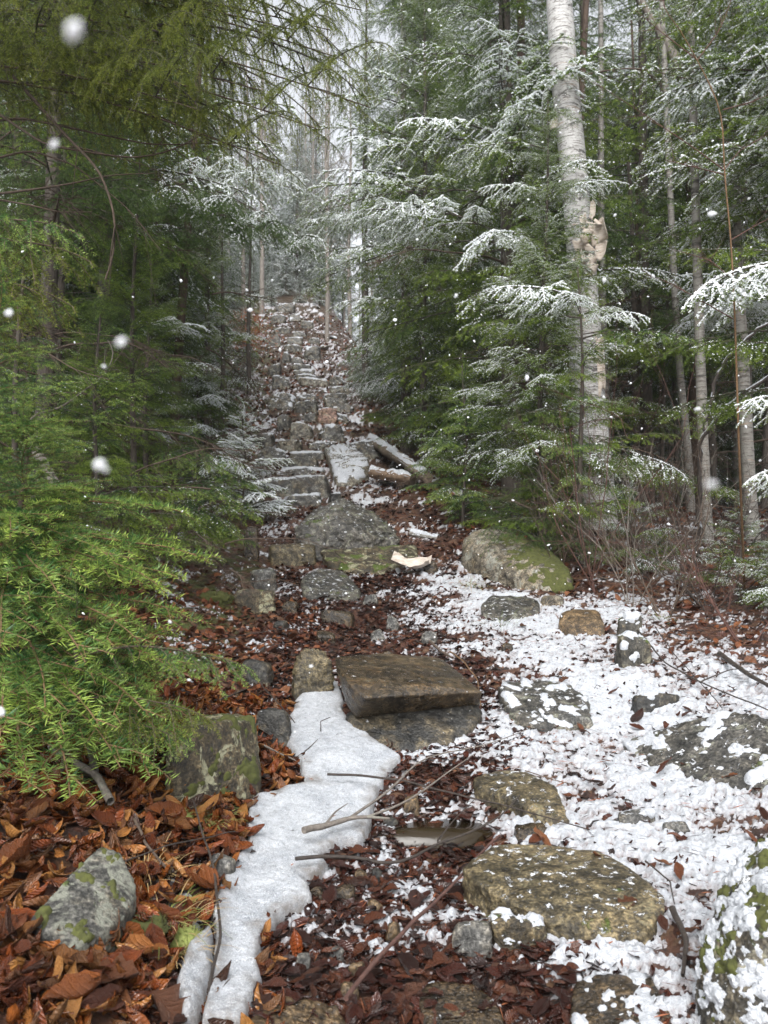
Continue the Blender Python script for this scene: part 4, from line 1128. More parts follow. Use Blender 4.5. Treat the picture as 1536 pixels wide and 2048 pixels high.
        if snow:
            m_ = int(ll * 190 * snow)
            if m_ > 0:
                tt = r.random(m_) * (K - 1); i0 = np.minimum(tt.astype(int), K - 2); f = (tt - i0)[:, None]
                pos = pts[i0] * (1 - f) + pts[i0 + 1] * f + r.normal(0, .003, (m_, 3)) + [0, 0, .006]
                cl = fbm(pos * 8 + seed, 2, seed) + .8 * (pos[:, 0] / L) > .52 - .45 * snow
                pos = pos[cl]; m_ = len(pos)
                if m_:
                    s_ = r.uniform(.0035, .0085, m_)[:, None, None] * (nl / .016) ** .5
                    oc = np.array([[1, 0, 0], [-.5, .87, 0], [-.5, -.87, 0], [0, 0, .75], [0, 0, -.3]])
                    V = pos[:, None] + oc[None] * s_ * r.uniform(.6, 1.4, (m_, 5, 1))
                    fo = np.array([[0, 1, 3], [1, 2, 3], [2, 0, 3], [1, 0, 4], [2, 1, 4], [0, 2, 4]])
                    mb.add(V.reshape(-1, 3), (fo[None] + (np.arange(m_) * 5)[:, None, None]).reshape(-1, 3), 2)
    return mb.mesh(name, [wood, mat, 'frost'], False), L, mb

T = {}
for k in range(3):
    T['sp%d' % k] = spray('branch', 1.5, 'needle_spruce', 10 + k, hang=.30, dens=330, nl=.027, nw=.0040, spacing=.085, snow=0)
    T['spd%d' % k] = spray('branch', 1.6, 'needle_dark', 20 + k, hang=.42, dens=300, nl=.027, nw=.0042, spacing=.090, snow=.0)
    T['sps%d' % k] = spray('branch', 1.5, 'needle_spruce', 30 + k, hang=.30, dens=320, nl=.027, nw=.0040, spacing=.085, snow=.40)
    T['spl%d' % k] = spray('branch', 1.5, 'needle_spruce', 35 + k, hang=.30, dens=320, nl=.027, nw=.0040, spacing=.085, snow=.10)
    T['spS%d' % k] = spray('branch', 1.3, 'needle_spruce', 40 + k, hang=.34, dens=320, nl=.026, nw=.0042, spacing=.072, snow=1.0)
    T['dks%d' % k] = spray('branch', 1.6, 'needle_dark', 45 + k, hang=.40, dens=300, nl=.027, nw=.0042, spacing=.090, snow=.34)
    T['fir%d' % k] = spray('branch', .8, 'needle_fir', 50 + k, sec=.46, hang=.10, nl=.036, nw=.0034, dens=430, flat=1., spacing=.085, arch=.07, quad=True, wood='twig_tan', stem=.0055, bare=.15, secmax=.34)
    T['hem%d' % k] = spray('branch', 1.5, 'needle_olive', 60 + k, sec=.36, hang=.55, nl=.020, nw=.0028, dens=420, spacing=.075, arch=.14, wood='twig_dark', stem=.009, curl=-.2)
for k in range(2): T['spW%d' % k] = spray('branch', 1.0, 'needle_spruce', 90 + k, hang=.25, dens=320, nl=.027, nw=.0045, spacing=.07, snow=1.25)
for k in range(3): T['lim%d' % k] = spray('branch', 1.2, 'needle_fir', 95 + k, hang=.26, dens=380, nl=.025, nw=.0034, spacing=.075, snow=.05 if k else 0)
T['yel0'] = spray('branch', .7, 'needle_fir', 71, sec=.5, hang=.35, nl=.016, nw=.002, dens=750, spacing=.045, quad=True, stem=.006, secmax=.3, wood='twig')
T['yel1'] = spray('branch', .7, 'needle_olive', 72, sec=.5, hang=.45, nl=.016, nw=.002, dens=700, spacing=.045, quad=True, stem=.006, secmax=.3, wood='twig')

def dead_spray(seed, L=1.4):
    r = np.random.default_rng(seed); mb = MB()
    t = np.linspace(0, 1, 14); main = np.stack([L * t, 0 * t, .08 * L * np.sin(np.pi * t) + .015 * np.sin(t * 11)], -1)
    V, Fq = tube(main, np.linspace(.011, .002, 14), 5); mb.add(V, Fq)
    for k in range(26):
        s = r.uniform(.12, .98); i = s * 13; i0 = min(int(i), 12); p0 = main[i0] * (1 - i + i0) + main[i0 + 1] * (i - i0)
        a = R_(r.uniform(35, 70)) * r.choice([-1, 1]); l = L * r.uniform(.12, .42) * (1 - s * .6)
        d = nrm(np.array([math.cos(a), math.sin(a), r.normal(-.15, .3)]))
        q = shoot(p0, d, l, r.uniform(-.1, .5), 6); q[1:] += r.normal(0, .008, (5, 3))
        V, Fq = tube(q, np.linspace(.0035, .001, 6), 3); mb.add(V, Fq)
        for h in range(3):
            w = q[r.integers(1, 5)]; d2 = nrm(d + r.normal(0, .7, 3)); V, Fq = tube(shoot(w, d2, l * .35, .3, 4), np.linspace(.002, .0008, 4), 3); mb.add(V, Fq)
    return mb.mesh('dead_branch', ['twig']), L, mb
for k in range(3): T['dead%d' % k] = dead_spray(80 + k)

def orient(start, end, L, roll=0.):
    start = Vector(start); end = Vector(end); d = end - start; ln = d.length
    x = d.normalized(); yv = Vector((0, 0, 1)).cross(x)
    if yv.length < 1e-3: yv = Vector((0, 1, 0))
    yv.normalize(); z = x.cross(yv)
    Mx = Matrix((x, yv, z)).transposed().to_4x4() @ Matrix.Rotation(roll, 4, 'X')
    s = ln / L
    return Matrix.Translation(start) @ Mx @ Matrix.Diagonal((s, s, s, 1))
def branch(tree, start, end, key, roll=0., name='branch'):
    me, L, _ = T[key]
    start = np.array(start, float); end = np.array(end, float); ch = end - start; cl = np.linalg.norm(ch)
    if cl > 1.45 * L and name == 'branch':
        t_ = np.linspace(0, 1, 12)[:, None]; q = start + ch * t_ + np.array([0, 0, 1.]) * (.07 * cl * np.sin(np.pi * t_)); b0 = np.array(tree.location)
        mb = MB(); V, Fq = tube(q - b0, np.linspace(.004 + .0025 * cl, .0025, 12), 6); mb.add(V, Fq)
        lb = link('limb', mb.mesh('limb', ['bark' if key[:3] != 'hem' else 'twig']), tree)
        fr = 1 - L / cl
        h_ = nrm(ch * [1, 1, 0]); sd = np.cross([0, 0, 1.], h_)
        k_ = 0; f_ = fr
        p_ = start + ch * f_ + np.array([0, 0, 1.]) * (.07 * cl * math.sin(math.pi * f_)); branch(tree, p_, end, key)
        f_ = .9
        alt = [x_ for x_ in T if x_[:3] == key[:3]]
        while f_ > .22:
            for sg in (-1, 1):
                p_ = start + ch * f_ + np.array([0, 0, 1.]) * (.07 * cl * math.sin(math.pi * f_)); a_ = .75 * sg
                dv_ = h_ * math.cos(a_) + sd * math.sin(a_); l_ = L * (.42 + .5 * (1 - f_)) * (1 - .3 * (k_ % 2))
                branch(tree, p_, p_ + dv_ * l_ + np.array([0, 0, 1.]) * (ch[2] / cl * l_ * .7 - .12 * l_), alt[k_ % len(alt)])
                k_ += 1
            f_ -= (.34 if key[:3] != 'hem' else .5) * L / cl
        return None
    o = bpy.data.objects.new(name, me); C.objects.link(o); o.parent = tree
    o.matrix_local = orient(np.array(start) - np.array(tree.location), np.array(end) - np.array(tree.location), L, roll)
    return o

def trunk_mesh(path, r0, r1, mat, sides=12, seed=0, bump=.08):
    q = np.asarray(path); n = len(q)
    V, Fq = tube(q, np.linspace(r0, r1, n), sides)
    cen = np.repeat(q, sides, 0); dv = V - cen
    V = cen + dv * (1 + bump * fbm(V * np.array([6, 6, 3]), 3, seed))[:, None]
    mb = MB(); mb.add(V, Fq); return mb.mesh('trunk', [mat])
def rand_keys(pref): return [p_ + str(k) for p_ in pref for k in range(3) if p_ + str(k) in T]

def conifer(u, Yd, H, Rad, keys, label, low=.3, per=5, dz=.32, r0=None, name='spruce_tree', cat='spruce', group=None, heroes=(), droop=.22, seed=0, bark='bark', dead=0, lean=(0, 0), power=.85, zmax=None, vis=True, loc=None, hero_rise=.18, dens=1., minlen=.15, dkeys=None):
    r = random.Random(seed + int(u) + int(Yd * 10))
    x = (u - CX) / F * Yd if loc is None else loc
    base = np.array([x, Yd, float(hgt(x, Yd))])
    tr = thing(name, base, label, cat, group)
    t = np.linspace(0, 1, 16)
    path = np.stack([lean[0] * t + .02 * np.sin(t * 7 + seed), lean[1] * t, -.1 + t * (H + .1)], -1)
    r0 = r0 or .006 * H + .012
    link('trunk', trunk_mesh(path, r0, .006, bark, 10, seed), tr)
    def at(h): return base + np.array([np.interp(h / H, t, path[:, 0]), np.interp(h / H, t, path[:, 1]), h])
    h = low
    while h < H * .97:
        if zmax and base[2] + h > zmax: break
        f = h / H
        ln = Rad * (1 - f) ** power + .06
        for k in range(per):
            if r.random() > dens: continue
            a = r.uniform(0, 2 * math.pi)
            hh = min(h + r.uniform(-.5, .5) * dz, H * .98); l = ln * r.uniform(.7, 1.12)
            if l < minlen * .6: continue
            st = at(max(hh, .05)); up = .45 * f - droop * (1 - f) + r.uniform(-.12, .1)
            en = st + np.array([math.cos(a) * l, math.sin(a) * l, up * l])
            if Yd > 6.5 and H > 1.9 and abs(en[0] - float(trail_x(en[1]))) < 1.0 + .012 * Yd: continue
            gz_ = float(hgt(en[0], en[1])) + .08
            if en[2] < gz_: en[2] = gz_
            branch(tr, st, en, r.choice(keys), r.uniform(-.25, .25))
        h += dz * (1 - .45 * f)
    for k in range(dead):
        hh = r.uniform(.3, H * .5); a = r.uniform(0, 6.28); l = Rad * r.uniform(.5, 1.0); st = at(hh)
        branch(tr, st, st + np.array([math.cos(a) * l, math.sin(a) * l, -.2 * l]), 'dead%d' % r.randrange(3), 0, 'dead_branch')
    for hq in heroes:
        tip = P(hq[0], hq[1], hq[2]); key = hq[3]; rise = hq[4] if len(hq) > 4 else hero_rise
        dd = np.linalg.norm(tip[:2] - base[:2]); hs_ = min(max(tip[2] - base[2] + rise * dd, .1), H * .97)
        branch(tr, at(hs_), tip, key, 0)
    # leader
    branch(tr, at(H * .9), at(H) + np.array([0, 0, .15]), keys[0] if keys[0] != 'x' else 'sp0')
    return tr

# --- right side of the trail
conifer(1020, 9.0, 14, 2.2, rand_keys(['sp', 'spd', 'spl', 'sps']), 'tall spruce with snow-tipped boughs left of the white birch', low=.5, per=5, dz=.34, seed=1, zmax=9.3, r0=.12, droop=.2, dead=8,
        heroes=[(745, 420, 7.8, 'spS0', .1), (968, 488, 7.4, 'spS1', .35), (620, 430, 8.6, 'sps0'), (640, 560, 9.2, 'sps1'), (700, 640, 9.0, 'spl2'), (800, 250, 8.2, 'spS2'), (860, 130, 8.2, 'sps0'), (770, 130, 8.6, 'sps1'), (960, 290, 7.6, 'sps2'), (720, 320, 8.6, 'sps0'), (830, 560, 8, 'sp0'), (770, 760, 8.6, 'sp1'), (760, 850, 8.8, 'spd0'), (690, 700, 9.4, 'spd1'), (860, 30, 8.4, 'sps1'), (960, 40, 8, 'spS2'), (1130, 70, 7.5, 'sps1', .0), (1185, 130, 7.3, 'spS0', .05), (1100, 130, 7.4, 'sps0', .1), (1050, 60, 7.7, 'spS2', .05), (1190, 330, 7.2, 'sps0', .2), (1230, 95, 7.2, 'sps2', .1), (1060, 200, 7.4, 'spS1', .1), (1000, 90, 7.6, 'spS0', .1)])
conifer(1078, 7.0, 4.3, 1.15, rand_keys(['sps', 'spl', 'sps']), 'young snowy spruce with a pointed leader in front of the birch', low=.9, per=8, dz=.24, seed=2, r0=.035, lean=(.12, 0), droop=.1,
        heroes=[(1255, 370, 6.8, 'spS0', .0), (960, 380, 6.8, 'spS1', .1), (890, 320, 6.9, 'sps0'), (1000, 240, 7, 'sps1'), (960, 545, 6.6, 'spl0'), (1170, 250, 7.2, 'sps2'), (1145, 225, 7.2, 'sps0', -.2)])
conifer(1165, 6.5, 2.6, 1.05, rand_keys(['sp', 'spl', 'sp']), 'low spreading spruce with heavy snow pads at the birch foot', low=.45, per=3, dz=.34, seed=3, r0=.03, droop=.12,
        heroes=[(1100, 905, 5.9, 'lim0', .1), (1215, 900, 5.8, 'lim1', .1), (1160, 965, 5.8, 'lim2', .1), (1400, 690, 6.0, 'lim1', .2), (1180, 800, 5.9, 'lim0', .1), (1265, 985, 5.8, 'spl1', .1), (985, 585, 6.0, 'spS0', .1), (1125, 590, 5.8, 'spS1', .1), (1300, 640, 6.0, 'spS2', .25), (1405, 700, 6.1, 'spl1', .25), (1270, 820, 6.0, 'sp0'), (1375, 960, 5.8, 'sps0', .35), (1000, 850, 6.2, 'sp1'), (1240, 620, 6.0, 'sps1'), (1130, 760, 5.9, 'sp2'), (890, 690, 6.6, 'sp2')])
conifer(930, 8.0, 1.75, 1.0, rand_keys(['lim', 'lim', 'spl']), 'small bright green spruce crouching below the tall one', low=.12, per=6, dz=.2, seed=4, r0=.02, droop=.15,
        heroes=[(835, 905, 7.5, 'lim0'), (870, 1000, 7.2, 'lim1'), (1010, 830, 7.3, 'lim2', -.1), (960, 820, 7.4, 'lim0', -.1), (900, 860, 7.4, 'lim1'), (1130, 880, 7.2, 'spl0', .1)])
conifer(1085, 6.9, .95, 1.0, rand_keys(['sp', 'spd']), 'low dark spruce thicket just behind the pale boulder', low=.1, per=7, dz=.17, seed=5, r0=.015, droop=.05)
conifer(1265, 6.2, .62, .6, rand_keys(['dks', 'spl']), 'knee-high dusted spruce right of the pale boulder', low=.08, per=6, dz=.15, seed=6, r0=.012, droop=.05)
conifer(810, 12.2, 13, 2.1, rand_keys(['spd', 'sp', 'dks']), 'dark spruce close to the stair on its right side', low=.3, per=6, dz=.32, seed=7, zmax=12.5, droop=.25)
conifer(730, 17, 11, 2.2, rand_keys(['dks', 'sps', 'sps']), 'snow-dusted spruce above the right rim of the stair', low=.3, per=5, dz=.4, seed=8, r0=.1)
conifer(880, 14.5, 16, 2.5, rand_keys(['dks', 'spd']), 'tall dark spruce between the stair and the birch', low=.8, per=6, dz=.42, seed=9, zmax=13.5)
conifer(1300, 10.6, 14, 2.2, rand_keys(['spd', 'spl', 'sp']), 'dark green spruce right behind the white birch', low=2.0, per=5, dz=.36, seed=10, zmax=9.8, dead=12, heroes=[(1440, 400, 9.6, 'sp0'), (1430, 280, 9.4, 'sps0'), (1240, 440, 9.6, 'sp1'), (1350, 300, 9.4, 'sps1')])
conifer(1500, 9.2, 12, 2.2, rand_keys(['sps', 'spS', 'dks']), 'frosted pale fir at the upper right edge', low=2.1, per=5, dz=.34, seed=11, zmax=9, dead=8, name='fir_tree', cat='fir')
conifer(1180, 13.5, 15, 2.4, rand_keys(['spd', 'dks']), 'dark spruce filling the gap behind the birch top', low=1.6, per=6, dz=.42, seed=12, zmax=12.5, dead=10)
conifer(1400, 14.5, 16, 2.6, rand_keys(['spd', 'dks']), 'dark spruce far behind the two thin birches', low=2.2, per=6, dz=.45, seed=13, zmax=12.5, dead=12)
conifer(1640, 4.9, 4.2, 1.5, rand_keys(['sp', 'spl']), 'fir outside the right edge reaching in with snowy boughs', low=.9, per=2, dz=.5, seed=14, r0=.05, name='fir_tree', cat='fir',
        heroes=[(1385, 605, 4.3, 'spS0', .35), (1490, 560, 4.2, 'spS1', .2), (1492, 815, 4.4, 'spS2', .1), (1502, 965, 4.5, 'spS0', .1)])
conifer(1650, 6.2, 10, 2.3, rand_keys(['sps', 'spl', 'spS']), 'frosted fir standing just outside the right edge, boughs over the slim birches', low=3.0, per=8, dz=.32, seed=17, r0=.08, zmax=7.2, name='fir_tree', cat='fir',
        heroes=[(1300, 300, 6.6, 'sps0', .1), (1330, 200, 6.6, 'sps1', .1), (1400, 330, 6.4, 'sps2', .1), (1280, 110, 6.8, 'spl0', .1), (1480, 260, 6.0, 'spS1', .1)])
conifer(1478, 5.3, .62, .45, rand_keys(['sps', 'spl']), 'tiny snowy fir seedling on the forest floor at right', low=.1, per=6, dz=.13, seed=15, r0=.009, name='fir_tree', cat='fir', droop=0.)
conifer(1560, 4.9, .45, .55, rand_keys(['sps']), 'snowy fir sprig at the right edge beside the seedling', low=.08, per=5, dz=.13, seed=16, r0=.009, name='fir_tree', cat='fir', droop=0.)
# --- left side
fir = conifer(40, 2.75, 1.05, .62, rand_keys(['fir']), 'bright green young fir filling the left foreground', low=.12, per=7, dz=.095, seed=20, r0=.018, name='fir_tree', cat='fir', droop=.12, bark='twig', power=.55,
        heroes=[(420, 1130, 2.5, 'fir0', .1), (380, 1035, 2.6, 'fir1', .05), (395, 1250, 2.4, 'fir2', .1), (350, 1350, 2.25, 'fir0', .1), (330, 1190, 2.3, 'fir1'), (300, 1440, 2.15, 'fir2', .2), (240, 1540, 2.05, 'fir0', .2), (140, 1600, 1.95, 'fir1', .2), (60, 1590, 1.95, 'fir2', .2), (200, 1460, 2.0, 'fir2', .1), (0, 1480, 1.9, 'fir0', .1), (300, 1560, 2.1, 'fir1', .25),
                (280, 1290, 2.2, 'fir2'), (170, 1330, 2.05, 'fir0'), (90, 1420, 2.0, 'fir1'), (230, 1130, 2.3, 'fir0'), (120, 1200, 2.1, 'fir2'), (340, 1500, 2.2, 'fir1', .2), (0, 1300, 2.0, 'fir0'), (160, 985, 2.5, 'fir1', 0), (20, 1080, 2.2, 'fir0'), (130, 880, 2.6, 'fir2', -.1), (250, 1010, 2.6, 'fir1', .0)])
conifer(-30, 2.5, 1.5, .5, rand_keys(['fir']), 'taller young fir at the very left edge behind the foreground boughs', low=.35, per=5, dz=.13, seed=21, r0=.016, name='fir_tree', cat='fir', droop=.12, bark='twig',
        heroes=[(140, 870, 2.5, 'fir0', .1), (100, 790, 2.5, 'fir1', .1)])
conifer(150, 2.3, .5, .3, ['yel0', 'yel1'], 'small spruce shoot with a yellow-green tip over the mossy rock', low=.15, per=1, dz=.2, seed=22, r0=.01, bark='twig',
        heroes=[(512, 1350, 2.35, 'yel0', .12), (430, 1450, 2.2, 'yel1', .1), (380, 1500, 2.15, 'yel0', .1)])
conifer(-260, 2.9, 3.2, .8, ['yel1', 'yel0'], 'spruce outside the left edge with yellow-green sprays reaching in', low=1.0, per=1, dz=.3, seed=23, r0=.04,
        heroes=[(170, 480, 2.8, 'yel0', .1), (185, 530, 2.8, 'yel1', .1), (150, 620, 2.8, 'yel1', .15), (60, 500, 2.7, 'yel0', .1), (90, 600, 2.7, 'yel1', .15), (110, 480, 2.9, 'yel1', .1)])
conifer(85, 5.6, 9.0, 1.6, rand_keys(['spd', 'spd', 'sp']), 'big dark spruce on the left with many bare lower branches', low=2.5, per=4, dz=.36, seed=24, r0=.075, zmax=6.6, dead=30, bark='bark', dens=.9,
        heroes=[(300, 150, 5.3, 'spd0'), (350, 260, 5.3, 'spd1'), (230, 330, 5, 'spd2'), (420, 240, 5.2, 'hem0'), (330, 400, 5.2, 'spd0')])
conifer(-420, 4.2, 7.5, 1.6, rand_keys(['hem']), 'overhanging spruce whose olive sprays droop across the upper left', low=2.0, per=2, dz=.5, seed=25, r0=.12, zmax=6.5, dens=.5,
        heroes=[(740, 215, 3.7, 'hem0', .22), (690, 120, 3.8, 'hem1', .2), (640, 260, 3.7, 'hem2', .22), (590, 60, 3.8, 'hem0', .12), (560, 330, 3.8, 'hem1', .25), (520, 180, 3.7, 'hem2', .15), (400, 220, 3.6, 'hem1', .2), (720, 20, 4.0, 'hem1', .1), (610, 150, 4.0, 'hem2', .2), (500, 20, 3.9, 'hem0', .0), (460, 300, 4.0, 'hem0', .3), (660, 60, 3.9, 'hem0', .1)])
conifer(262, 6.0, 3.3, .72, rand_keys(['sp', 'spd', 'lim']), 'thin-stemmed dark spruce in the middle of the left bank', low=.9, per=9, dz=.22, seed=26, r0=.03, droop=.1)
conifer(200, 8.0, 13, 1.8, rand_keys(['spd', 'spd', 'dks']), 'dark spruce with long drooping boughs reaching toward the stair', low=2.6, per=6, dz=.34, seed=27, zmax=9, dead=8,
        heroes=[(630, 510, 7.2, 'dks0', .35), (560, 480, 7.1, 'spd1', .35), (480, 420, 7.2, 'spd2', .3), (540, 420, 7.6, 'dks1', .3), (400, 480, 7, 'spd0')])
conifer(390, 6.2, .95, .65, rand_keys(['lim']), 'low bright spruce leaning over the left rim of the path', low=.2, per=6, dz=.2, seed=28, r0=.02, droop=.15,
        heroes=[(522, 985, 5.6, 'lim1'), (515, 1045, 5.5, 'lim0'), (470, 1075, 5.3, 'lim2'), (505, 940, 5.8, 'spS0'), (420, 950, 5.2, 'lim0'), (450, 1010, 5.2, 'lim1'), (380, 1060, 5.1, 'lim2'), (330, 930, 5.3, 'lim0'), (410, 1090, 5.2, 'sp0')])
conifer(190, 4.7, 1.75, .85, rand_keys(['lim', 'sp']), 'bushy mid-green spruce rising behind the bright foreground fir', low=.25, per=8, dz=.19, seed=50, r0=.022, droop=.15)
conifer(30, 4.1, 2.1, .8, rand_keys(['lim']), 'yellowish green spruce behind the fir at the left edge', low=.5, per=7, dz=.22, seed=51, r0=.024, droop=.15)
conifer(290, 7.0, 2.6, .75, rand_keys(['sp', 'spl', 'spl']), 'mid-green spruce with dusted tips left of the lower stair', low=.8, per=8, dz=.22, seed=52, r0=.03, droop=.2)
conifer(410, 11, 4.2, 1.1, rand_keys(['spl', 'sps']), 'snow-dusted spruce leaning toward the middle stair', low=1.3, per=8, dz=.26, seed=53, r0=.03, droop=.2)
conifer(110, 7.4, 5.2, 1.5, rand_keys(['spd', 'sp']), 'full dark spruce closing the left thicket', low=.5, per=7, dz=.3, seed=54, r0=.05, droop=.25)
conifer(300, 8.6, 5.4, 1.15, rand_keys(['spd', 'dks', 'sp']), 'full dusted spruce standing behind the thin-stemmed one', low=1.0, per=8, dz=.3, seed=55, r0=.05, droop=.25, heroes=[(560, 300, 7.8, 'sps0', .15), (600, 380, 7.8, 'spS0', .2), (590, 220, 7.8, 'sps1', .1), (410, 660, 8.0, 'spW0', .1), (350, 640, 7.8, 'spS1', .1), (440, 740, 8.2, 'sps0', .1)])
conifer(486, 8.2, 1.2, .8, ['spW0', 'spW1'], 'small white-frosted fir beside the stair', low=.12, per=6, dz=.17, seed=29, r0=.014, name='fir_tree', cat='fir', droop=.15)
conifer(390, 9.8, 1.8, .9, rand_keys(['sps', 'spl']), 'young snow-dusted fir left of the white-frosted one', low=.2, per=6, dz=.22, seed=30, heroes=[(440, 800, 9.0, 'spS0', .1), (400, 860, 8.8, 'spS1', .1)], r0=.02, name='fir_tree', cat='fir', droop=.2)
conifer(440, 12.5, 4.5, 1.5, rand_keys(['sps', 'spl']), 'mid-sized spruce on the slope left of the upper stair', low=.3, per=6, dz=.3, seed=31, r0=.05, droop=.25, heroes=[(540, 600, 12, 'sps0'), (530, 680, 12, 'sps1')])
conifer(330, 11, 13, 2.3, rand_keys(['dks', 'spd']), 'tall dark spruce behind the thin-stemmed one', low=.5, per=6, dz=.36, seed=32, r0=.09)
conifer(120, 10.5, 14, 2.3, rand_keys(['spd', 'dks']), 'tall dark spruce deep in the left thicket', low=.5, per=6, dz=.38, seed=33, r0=.1)
conifer(495, 17, 5.5, 1.5, rand_keys(['dks', 'sps']), 'spruce near the top left of the stair beside the red bush', low=.4, per=6, dz=.36, seed=34, r0=.06)
conifer(160, 7.0, 1.3, 1.0, rand_keys(['spd', 'sp']), 'low dark spruce in the shade of the left thicket', low=.15, per=6, dz=.22, seed=35, r0=.02)

conifer(980, 17, 17, 2.8, rand_keys(['dks', 'sps', 'spS']), 'tall frosted spruce rising behind the tall snow-tipped one', low=2, per=6, dz=.5, seed=41, zmax=16)
conifer(850, 19, 17, 2.6, rand_keys(['sps', 'dks']), 'slender frosted spruce standing behind the dark one by the stair', low=1, per=6, dz=.5, seed=42, zmax=18)
conifer(1600, 12.5, 14, 2.6, rand_keys(['sps', 'dks']), 'frosted spruce behind the right edge', low=2.6, per=6, dz=.42, seed=43, zmax=12)
conifer(360, 15.5, 13, 2.2, rand_keys(['dks', 'sps']), 'tall frosted spruce left of the middle stair', low=.6, per=6, dz=.46, seed=44, zmax=15.5)
conifer(230, 14.5, 14, 2.4, rand_keys(['dks', 'spd']), 'tall dark spruce seen through the left thicket', low=.6, per=6, dz=.46, seed=45, zmax=14.5)
conifer(20, 9, 12, 2.3, rand_keys(['spd']), 'dark spruce behind the dead one at the left edge', low=.6, per=6, dz=.4, seed=46, zmax=9)

conifer(850, 10.8, 8.5, 1.5, rand_keys(['sps', 'spl', 'sps']), 'frosted spruce at the right rim of the stair with long boughs over it', low=.9, per=7, dz=.3, seed=60, r0=.06, droop=.22,
        heroes=[(585, 395, 10.2, 'sps0', .15), (600, 455, 10, 'spS1', .15), (625, 520, 10, 'sps2', .2), (615, 585, 10.4, 'spl0', .2), (660, 620, 10, 'sps1', .2), (640, 350, 10.2, 'spS0', .1), (690, 280, 10, 'spS2', .1), (700, 660, 10, 'sp0', .15), (720, 200, 10, 'sps0', .1), (740, 720, 10, 'sp1', .1), (610, 270, 10.2, 'sps1', .1), (650, 150, 10.2, 'spS1', .05), (625, 205, 10.2, 'sps2', .1), (690, 90, 10.2, 'spS0', .05), (720, 30, 10.4, 'sps0', .05)])

# bare arching branches of the big left spruce: a fallen, leaning dead top
def arc(pts, r0, r1, label, mat='twig', name='bare_branch', parent=None, base=None):
    q = resample(np.array([P(*p_) for p_ in pts]), 30); b0 = q[0].copy() if base is None else base
    mb = MB(); V, Fq = tube(q - b0, np.linspace(r0, r1, 30), 6); mb.add(V, Fq)
    rr = np.random.default_rng(int(pts[0][0] * 7 + pts[0][1] * 13) % 99991)
    for _ in range(9):
        i_ = rr.integers(5, 28); d = nrm(nrm(q[i_ + 1] - q[i_]) + rr.normal(0, .6, 3)); l = rr.uniform(.1, .35)
        V, Fq = tube(shoot(q[i_] - b0, d, l, .2, 5), np.linspace(max(r1, .002), .0008, 5), 3); mb.add(V, Fq)
    o = link(name, mb.mesh(name, [mat]), parent, tuple(b0) if base is None else (0, 0, 0))
    if parent is None: tag(o, label, 'branch')
    return o
dd_ = thing('dead_spruce', (P(-60, 100, 4.3)[0], 4.3, float(hgt(P(-60, 100, 4.3)[0], 4.3))), 'dead bare-limbed spruce with arching grey branches at the left edge', 'dead tree')
db = np.array(dd_.location)
tp = np.stack([np.zeros(12), np.zeros(12), np.linspace(-.1, 5.2, 12)], -1)
link('trunk', trunk_mesh(tp, .06, .03, 'bark', 8, 77), dd_)
for pts, a, b_ in [([(-60, 60, 4.3), (60, 190, 4.0), (130, 270, 3.9), (200, 340, 3.8), (232, 430, 3.8), (228, 520, 3.8), (210, 560, 3.8)], .014, .004),
                   ([(-60, 190, 4.3), (90, 290, 3.9), (180, 305, 3.9), (270, 318, 3.9), (350, 300, 3.9), (410, 265, 3.9)], .010, .003),
                   ([(-60, 395, 4.3), (60, 380, 4.0), (140, 368, 3.9), (220, 350, 3.9), (310, 346, 3.9)], .009, .002),
                   ([(-60, 390, 4.3), (60, 410, 4.0), (120, 425, 4.0), (185, 424, 4)], .008, .002),
                   ([(-60, 250, 4.3), (40, 235, 4.1), (160, 260, 4.0), (300, 290, 4.0), (480, 285, 4.1)], .008, .002),
                   ([(-60, 20, 4.3), (40, 20, 4.0), (130, 20, 3.9), (230, 60, 3.9), (300, 150, 3.9), (400, 240, 4)], .010, .003),
                   ([(-60, 330, 4.3), (60, 300, 4.1), (150, 330, 4.0), (260, 420, 4.0), (320, 500, 4)], .007, .002),
                   ([(-60, 640, 4.3), (70, 690, 4.2), (150, 740, 4.1), (220, 760, 4)], .006, .002),
                   ([(-60, 120, 4.3), (50, 60, 4.1), (170, 90, 4.0), (260, 100, 4)], .008, .002)]:
    arc(pts, a, b_, None, 'twig', 'dead_branch', dd_, db)
sn = thing('spruce_sapling', P(60, 830, 4.6) * [1, 1, 0] + [0, 0, float(hgt(P(60, 830, 4.6)[0], 4.6))], 'leaning bare sapling with a curved grey stem behind the bright fir', 'sapling')
sb = np.array(sn.location)
arc([(20, 1040, 4.6), (60, 830, 4.6), (120, 818, 4.6), (170, 780, 4.6), (215, 745, 4.6), (232, 700, 4.6), (215, 680, 4.6)], .010, .003, None, 'twig_grey', 'stem', sn, sb)

